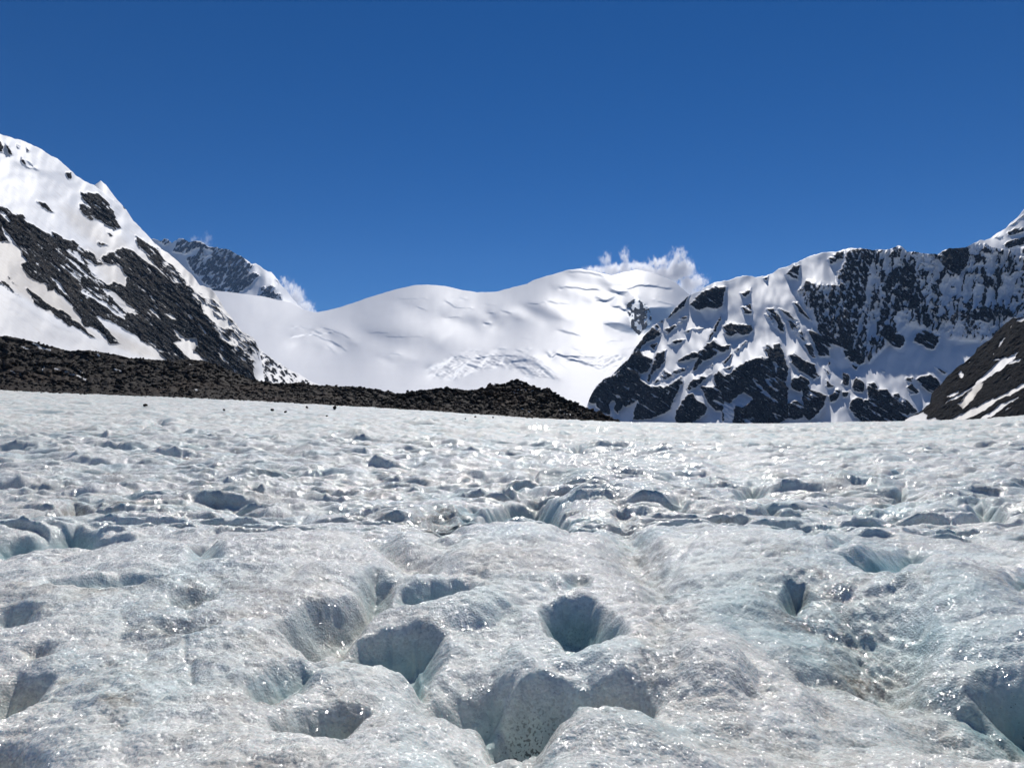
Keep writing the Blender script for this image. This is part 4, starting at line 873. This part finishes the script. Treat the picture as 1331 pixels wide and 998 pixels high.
# silt gathers low and in broad bands
low = sstep(.14, .0, b1) * mid_w * (1 - .5 * far_w)
band = sstep(.05, .45, fbm(gx / 5 + gy / 30, gy / 9, 3, 100))
dirt = np.maximum(dirt, low * (.25 + .75 * band) * 1.0)
dirt = np.maximum(dirt, mid_w * .5 * sstep(.05, .55, fbm(gx / 2.2, gy / 5.5, 4, 106)))
dirt = np.maximum(dirt, .55 * sstep(.05, .5, fbm(gx / 1.3, gy / 1.1, 4, 101)) * near)
def px_zone(X, Y, rx_, ry_, amt):
    cx, cy = flat(X, Y); x2, _ = flat(X + rx_, Y); _, y2 = flat(X, Y - ry_)
    return amt * np.exp(-((gx - cx) / abs(x2 - cx)) ** 2 - ((gy - cy) / abs(y2 - cy)) ** 2)
dz = px_zone(380, 800, 160, 50, .45) + px_zone(500, 690, 120, 22, .3) + px_zone(1080, 960, 180, 60, .5) + px_zone(560, 920, 90, 25, .4) + px_zone(250, 940, 220, 50, .42) + px_zone(180, 850, 180, 50, .32) + px_zone(790, 960, 70, 60, .4) + px_zone(1100, 830, 70, 80, .7) + px_zone(840, 780, 60, 80, .4) + px_zone(120, 660, 130, 10, .5) + px_zone(310, 650, 120, 12, .4)
dirt = np.maximum(dirt, 1.6 * dz * (.55 + .9 * fbm(gx / .35, gy / .3, 4, 102)))
clear = np.maximum(clear, .55 * sstep(.1, .5, fbm(gx / 2.6 + 7, gy / 2.6, 3, 103)) * (gx > -.15 * gy))
cz = px_zone(1200, 800, 110, 70, .6) + px_zone(1280, 880, 60, 60, .6) + px_zone(1080, 700, 200, 25, .35) + px_zone(650, 850, 160, 60, .3)
clear = np.clip(np.maximum(clear, cz * (.7 + .8 * fbm(gx / .5, gy / .4, 3, 104))), 0, 1)
wet_glint = np.clip(1.05 + 1.3 * fbm(gx / 1.1 + gy / 6, gy / .9, 3, 105), .12, 1) * (1 - .72 * sstep(14, 60, gy))  # coat sheen: wet patches, plus a distance fade that dims the far glare
P = np.stack([gx, gy, gz], -1)
glacier = link('glacier', grid_mesh('glacier', P, {'pit': np.clip(pit, 0, 1), 'dirt': np.clip(dirt, 0, 1), 'speck': speck, 'clear': clear, 'wet_glint': wet_glint}), glacier_material(), 'structure')
print('melt hollows', n_h, 'glacier verts', gz.size)

def ice_height(x, y):
    i = int(np.clip(np.searchsorted(ys, y), 0, len(ys) - 1)); j = int(np.clip(np.searchsorted(ts, x / float(fan(y))), 0, NT_ - 1))
    return float(gz[i, j])

# ------------------------------------------------------------------ moraine and its rubble
M_moraine = rubble_material('moraine_rock', (0.010, 0.009, 0.008), (0.045, 0.036, 0.028))
def maps_moraine(patches):
    def f(x, y, X, Y, s1, s2):
        sn = line_map(x, y, patches)
        return sn, X * 0, X * 0, X * 0
    return f
def moraine(name, crest, base, Db, Dc, X0, X1, nu, nv, patches, seed):
    """rubble bank: returns its points so stones can lie on it"""
    xs = np.linspace(X0, X1, nu).astype(F32)
    cr = np.interp(xs, *zip(*crest)).astype(F32); ba = np.interp(xs, *zip(*base)).astype(F32)
    db = np.interp(xs, *zip(*Db)); dc = np.interp(xs, *zip(*Dc))
    t = np.linspace(0, 1, nv).astype(F32)[:, None]
    X = np.broadcast_to(xs, (nv, nu)).astype(F32); Y = ba + (cr - ba) * t
    D = (db + (dc - db) * t).astype(F32)
    D = D + (3.5 * ridged(X / 22, Y / 12, 4, seed, .6) + 1.6 * fbm(X / 4, Y / 3, 3, seed + 1)) * np.sin(np.clip(t, 0, 1) * math.pi) ** .5
    rx, rz = view_ray(X, Y)
    Pm = np.stack([rx * D, D, CAM_Z + rz * D], -1)
    Pm[..., 2] += .5 * fbm(Pm[..., 0] / 2.2, Pm[..., 1] / 2.2, 3, seed + 2) * np.clip(t * 6, 0, 1)
    foot = Pm[0].copy(); foot[:, 2] -= 6; foot[:, 1] += 2
    rows = [foot[None]] + [Pm]
    for j in range(1, 6):
        q = Pm[-1].copy(); q[:, 1] += 6 * j; q[:, 2] -= 2.2 * j; rows.append(q[None])
    A = np.concatenate(rows, 0)
    wx = X + 1.2 * fbm(X / 6, Y / 4, 3, seed + 3); wy = Y + .8 * fbm(X / 6, Y / 4, 3, seed + 4)
    sn = line_map(wx, wy, patches)
    full = np.concatenate([sn[:1], sn, np.repeat(sn[-1:] * 0, 5, 0)], 0)
    link(name, grid_mesh(name, A, {'rock': full}), M_moraine, 'structure')
    return Pm, sn
Z4 = lambda p: tr(0, 420, p, 4.437)
Z5 = lambda p: tr(500, 470, p, 4.16)
ridge_crest = [(-200, 415), (-60, 428), (0, 435.8), (9, 434.6), (34, 441), (63, 448), (90, 455.6), (117, 454.5), (144, 459), (171, 464.6), (221, 468), (248, 466), (270, 470), (300, 481), (325, 492), (334, 493.5), (363, 499.5), (385, 496.7), (416, 500.5), (461, 502), (485, 505), (508, 509), (530, 517), (560, 526)]
ridge_base = [(-200, 503), (0, 508), (45, 510), (72, 513), (131, 513), (191, 515), (237, 517), (300, 520), (400, 526), (500, 532), (560, 537)]
ridge_P, ridge_sn = moraine('moraine_ridge', ridge_crest, ridge_base, [(-200, 238), (560, 240)], [(-200, 285), (0, 290), (330, 285), (560, 262)], -200, 556, 380, 70,
    [(Z4([(120, 135), (170, 150)]), 1.0, .8), (Z4([(190, 115), (230, 140), (290, 155)]), 1.2, 1), (Z4([(310, 262), (350, 268)]), 1, .8), (Z4([(370, 278), (440, 300), (495, 325)]), 1.0, 1), (Z4([(240, 275), (255, 250)]), 1, .7), (Z4([(660, 265), (700, 278)]), 1.0, 1),
     (Z4([(560, 180), (575, 188)]), .9, .9), (Z4([(440, 265), (480, 285)]), .8, .6), (Z4([(1125, 380), (1140, 388)]), 1.0, 1), (Z4([(910, 360), (930, 372)]), .8, .7), (Z4([(1090, 240), (1110, 245)]), .9, .8), (Z4([(60, 275), (100, 290)]), .9, .6), (Z4([(480, 205), (510, 215)]), .9, .6), (Z4([(900, 255), (915, 260)]), .9, .7),
     (Z5([(80, 215), (140, 235), (190, 250)]), .8, .6)], 110)
mound_crest = [(490, 530), (508, 518), (523, 511), (538, 508), (560, 505), (572, 503.7), (590, 504), (608, 506.5), (622, 505), (631, 503.7), (634.6, 499), (646, 497.6), (654, 498.4), (668, 493), (678, 493.3), (692, 501), (704, 506), (707, 503.5), (711.5, 503), (716, 505), (721, 510), (740, 520.5), (752, 525), (776, 535), (792, 542), (803, 547), (812, 551)]
mound_base = [(490, 532), (543, 536), (644, 545), (740, 549.5), (812, 552.5)]
mound_P, mound_sn = moraine('moraine_mound', mound_crest, mound_base, [(490, 238), (812, 242)], [(490, 246), (560, 265), (680, 275), (812, 247)], 490, 811, 260, 60,
    [(Z5([(560, 125), (600, 118)]), 1.3, 1), (Z5([(735, 115), (750, 118)]), 1.2, .8), (Z5([(725, 152), (745, 156)]), 1.0, 1), (Z5([(700, 165), (725, 172)]), .8, .7), (Z5([(760, 155), (800, 160)]), 1.5, .6), (Z5([(780, 270), (800, 272)]), 1.3, 1), (Z5([(945, 265), (975, 275)]), 1.3, .9), (Z5([(985, 287), (1020, 287)]), 1.0, .8), (Z5([(740, 252), (752, 255)]), .9, .7), (Z5([(530, 260), (545, 262)]), .8, .5)], 120)

ICO_V = []
ph = (1 + 5 ** .5) / 2
for a, b in ((-1, ph), (1, ph), (-1, -ph), (1, -ph)): ICO_V += [(a, b, 0), (0, a, b), (b, 0, a)]
ICO_V = np.array(ICO_V) / math.hypot(1, ph)
def _hull(v):
    # faces of the icosahedron: triples at edge distance
    L = min(np.linalg.norm(v[0] - v[i]) for i in range(1, 12)) * 1.05
    fs = []
    for i in range(12):
        for j in range(i + 1, 12):
            for q in range(j + 1, 12):
                if np.linalg.norm(v[i] - v[j]) < L and np.linalg.norm(v[i] - v[q]) < L and np.linalg.norm(v[j] - v[q]) < L:
                    n = np.cross(v[j] - v[i], v[q] - v[i])
                    fs.append((i, j, q) if np.dot(n, v[i]) > 0 else (i, q, j))
    return fs
ICO_F = np.array(_hull(ICO_V), np.int32)

def rock_shape(r, size):
    v = ICO_V * (1 + .34 * (r.rand(12, 1) - .5) * 2)
    v = v * np.array([1.0, .65 + .5 * r.rand(), .45 + .4 * r.rand()]) * size
    a = r.rand() * 6.28; c, s = math.cos(a), math.sin(a)
    v = v @ np.array([[c, -s, 0], [s, c, 0], [0, 0, 1]])
    return v

def rubble(name, Pm, n, r, lo, hi):
    V = []; Fa = []
    nr, nc = Pm.shape[:2]
    for i in range(n):
        p = Pm[r.randint(0, nr), r.randint(0, nc)]
        sz = lo + (hi - lo) * r.rand() ** 3.5
        if i % 11 == 0:
            p = Pm[0, r.randint(0, nc)].copy(); p[1] -= 9 * r.rand() ** 2.5; p[2] = ice_height(p[0], p[1]); sz *= .8
        V.append(rock_shape(r, sz) + p + np.array([r.randn() * .3, 0, sz * .15])); Fa.append(ICO_F + 12 * i)
    V = np.concatenate(V); Fa = np.concatenate(Fa)
    me = bpy.data.meshes.new(name)
    me.vertices.add(len(V)); me.vertices.foreach_set('co', V.reshape(-1).astype(F32))
    me.loops.add(Fa.size); me.loops.foreach_set('vertex_index', Fa.reshape(-1).astype(np.int32))
    me.polygons.add(len(Fa)); me.polygons.foreach_set('loop_start', np.arange(0, Fa.size, 3, dtype=np.int32))
    me.update(calc_edges=True)
    return link(name, me, M_rubble, 'stuff')
M_rubble = rubble_material('loose_stones', (0.008, 0.0075, 0.007), (0.066, 0.053, 0.041))
rr = np.random.RandomState(5)
rubble('moraine_rubble', ridge_P, 9500, rr, .14, .75)
rubble('moraine_rubble', mound_P, 5600, rr, .14, .75)

M_boulder = rubble_material('boulder_stone', (0.008, 0.0075, 0.007), (0.034, 0.029, 0.025))
def boulder_mesh(r, seed):
    """an angular block: twice divided icosahedron cut by a few flat planes"""
    import bmesh
    bm = bmesh.new()
    bmesh.ops.create_icosphere(bm, subdivisions=2, radius=1.0)
    pl = [(r.randn(3), .55 + .3 * r.rand()) for _ in range(9)]
    pl = [(n / np.linalg.norm(n), d) for n, d in pl]
    for v in bm.verts:
        p = np.array(v.co)
        for n, d in pl:
            e = p @ n - d
            if e > 0: p = p - n * e
        p = p * np.array([1.0, .8, .72]); v.co = p * (1 + .05 * r.randn())
    me = bpy.data.meshes.new('boulder'); bm.to_mesh(me); bm.free()
    me.materials.append(M_boulder)
    return me
BM = [boulder_mesh(rr, i) for i in range(6)]
def boulder(x, y, z, s, label, group, mesh):
    o = bpy.data.objects.new('boulder', mesh); COL.objects.link(o)
    o.location = (x, y, z); o.scale = (s, s * .9, s); o.rotation_euler = (0, 0, rr.rand() * 6.28)
    o['label'] = label; o['category'] = 'boulder'; o['group'] = group
    return o
# stones lying alone on the ice: photo position, width in pixels, label
LONE = [(189, 528, 7, 'dark boulder alone on the pale ice, leftmost stray below the moraine ridge'),
        (291, 535, 4.5, 'small dark boulder sitting alone on the ice, second stray from the left'),
        (354, 534, 6, 'dark wedge-shaped boulder on the ice, left one of a close pair'),
        (371, 536.5, 5, 'dark rounded boulder on the ice, right one of a close pair'),
        (399, 531, 5, 'low flat dark boulder on the ice between the pair and the largest stray'),
        (435, 531.5, 8, 'largest dark boulder on the ice just under the foot of the moraine ridge'),
        (425, 541, 3.5, 'tiny dark stone on the ice below the largest stray boulder'),
        (605, 545, 3, 'tiny grey stone on the ice below the left foot of the moraine mound'),
        (618, 542, 3.5, 'tiny brown stone on the ice touching the foot of the moraine mound'),
        (641, 543.5, 3, 'tiny black stone on the ice edge under the middle of the moraine mound')]
for i, (X, Y, w, lab) in enumerate(LONE):
    # walk up the sheet along the view until it meets the ice
    rx, rz = view_ray(X, Y); D = 40.0
    while D < 236 and CAM_Z + rz * D > ice_height(rx * D, D): D += .5
    s = w / 2 * D / FOC
    boulder(rx * D, D, ice_height(rx * D, D) + s * .35, s, lab, 'stray boulders on the ice', BM[i % 6])
FOOT = [(45, 2.2), (66, 3.4), (72, 3), (131, 3.6), (137, 2.6), (191, 3.2), (237, 4.2), (243, 3), (262, 2.4), (286, 2.8)]
for i, (X, w) in enumerate(FOOT):
    Y = float(np.interp(X, *zip(*ridge_base))) - 2.6
    D = 236.5; rx, rz = view_ray(X, Y)
    boulder(rx * D, D, max(CAM_Z + rz * D, ice_height(rx * D, D) + .3), w * .5 * D / FOC, 'dark boulder at the icy foot of the long moraine ridge, %s from the left' % ['first', 'second', 'third', 'fourth', 'fifth', 'sixth', 'seventh', 'eighth', 'ninth', 'tenth'][i], 'boulders along the foot of the moraine ridge', BM[(i + 2) % 6])
for i in range(46):
    q = ridge_P[rr.randint(4, 70), rr.randint(100, 372)]
    boulder(q[0], q[1] - .3, q[2] + .3, .8 + .7 * rr.rand(), 'dark angular boulder among the rubble of the long moraine ridge', 'boulders on the moraine ridge', BM[i % 6])
for i in range(34):
    q = mound_P[rr.randint(6, 60), rr.randint(15, 245)]
    boulder(q[0], q[1] - .3, q[2] + .3, .7 + .7 * rr.rand(), 'dark angular boulder among the rubble of the moraine mound', 'boulders on the moraine mound', BM[i % 6])

# ------------------------------------------------------------------ thin mountain air
def haze_box(x0, x1, y0, y1, z0, z1, density):
    v = [(x, y, z) for z in (z0, z1) for y in (y0, y1) for x in (x0, x1)]
    f = [(0, 2, 3, 1), (4, 5, 7, 6), (0, 1, 5, 4), (2, 6, 7, 3), (0, 4, 6, 2), (1, 3, 7, 5)]
    me = bpy.data.meshes.new('haze'); me.from_pydata(v, [], f); me.update()
    k = NT('thin_air')
    vol = k.n('ShaderNodeVolumePrincipled', {'Color': (0.35, 0.60, 1.0, 1), 'Density': density, 'Anisotropy': 0.0})
    k.t.links.new(vol.outputs[0], k.out.inputs['Volume'])
    return link('haze', me, k.m, 'stuff')
haze_box(-9500, 9500, -7000, 10500, -16, 2250, 0.000013)

# ------------------------------------------------------------------ cloud blown off the crests
def cloud(name, label, D, box, puffs, density, scale):
    """a lumpy closed hull filled with thin vapour; puffs in photo pixels (x, y, rx, ry, weight)"""
    import bmesh
    px = D / FOC
    X0, X1, Y0, Y1 = box
    cxp, cyp = (X0 + X1) / 2, (Y0 + Y1) / 2
    rx, rz = view_ray(cxp, cyp)
    cen = Vector((float(rx * D), D, float(CAM_Z + rz * D)))
    hw, hh = (X1 - X0) / 2 * px, (Y1 - Y0) / 2 * px
    bm = bmesh.new(); bmesh.ops.create_icosphere(bm, subdivisions=3, radius=1.0)
    for v in bm.verts:
        k_ = 1.0 + .06 * math.sin(5 * v.co.x + 3 * v.co.z)
        c = v.co; e = lambda a: math.copysign(abs(a) ** .5, a)
        v.co = Vector((e(c.x) * hw * k_, e(c.y) * hw * .55, e(c.z) * hh * k_))
    me = bpy.data.meshes.new(name); bm.to_mesh(me); bm.free()
    k = NT(name + '_vapour')
    co = k.n('ShaderNodeTexCoord').outputs['Object']
    wv = k.noise(co, 1 / (scale * 2.2), 3.0, .6, color=True)
    p = k.vmath('ADD', co, k.vmath('SCALE', k.vmath('SUBTRACT', wv, (.5, .5, .5)), scale=scale * 1.3))
    tot = None
    for (a, b, ra, rb, w) in puffs:
        c = ((a - cxp) * px, 0.0, -(b - cyp) * px)
        q = k.vmath('DIVIDE', k.vmath('SUBTRACT', p, c), (ra * px, max(ra, rb) * px * .7, rb * px))
        f = k.math('MULTIPLY', k.math('SUBTRACT', 1.0, k.vmath('LENGTH', q)), w)
        tot = f if tot is None else k.math('MAXIMUM', tot, f)
    nz = k.noise(k.n('ShaderNodeMapping', {'Vector': co, 'Rotation': (0, .6, 0), 'Scale': (1, 1, .55)}).outputs[0], 1 / scale, 6.0, .62)
    d = k.math('ADD', tot, k.math('MULTIPLY', k.math('SUBTRACT', nz, .5), 2.2))
    d = k.math('MULTIPLY', k.step(d, .0, .55), density)
    vol = k.n('ShaderNodeVolumePrincipled', {'Color': (0.97, 0.97, 0.98, 1), 'Density': d, 'Anisotropy': 0.35})
    k.t.links.new(vol.outputs[0], k.out.inputs['Volume'])
    o = link(name, me, k.m, None, label, 'cloud')
    o.location = cen
    return o
cloud('cloud', 'white wind-torn cloud streaming off the top of the snow dome', 6450.0, (745, 935, 314, 404),
      [(768, 351, 12, 5, .6), (787, 338, 7, 10, .5), (812, 335, 6, 12, .55), (906, 366, 14, 10, .7), (888, 330, 5, 10, .5), (830, 346, 20, 6, .6), (885, 350, 20, 16, 1.1), (866, 358, 28, 12, 1.0), (895, 372, 16, 16, 1.0), (910, 377, 10, 7, .7), (840, 353, 24, 7, .8), (812, 350, 14, 12, .8), (795, 351, 16, 10, .9), (780, 351, 14, 6, .7), (880, 335, 8, 12, .5), (858, 342, 16, 8, .45)], .055, 34.0)
cloud('cloud', 'thin white plume of blown snow behind the jagged far peak', 8250.0, (350, 420, 350, 416),
      [(385, 388, 13, 16, .9), (395, 400, 14, 10, .9), (378, 374, 10, 10, .7), (368, 365, 6, 7, .4), (405, 406, 8, 6, .6)], .026, 38.0)
cloud('cloud', 'faint wisp of blown snow over the crest of the jagged far peak', 8150.0, (240, 284, 298, 326),
      [(270, 311, 6, 8, .55), (253, 311, 8, 4, .5), (262, 316, 14, 4, .4)], .006, 50.0)
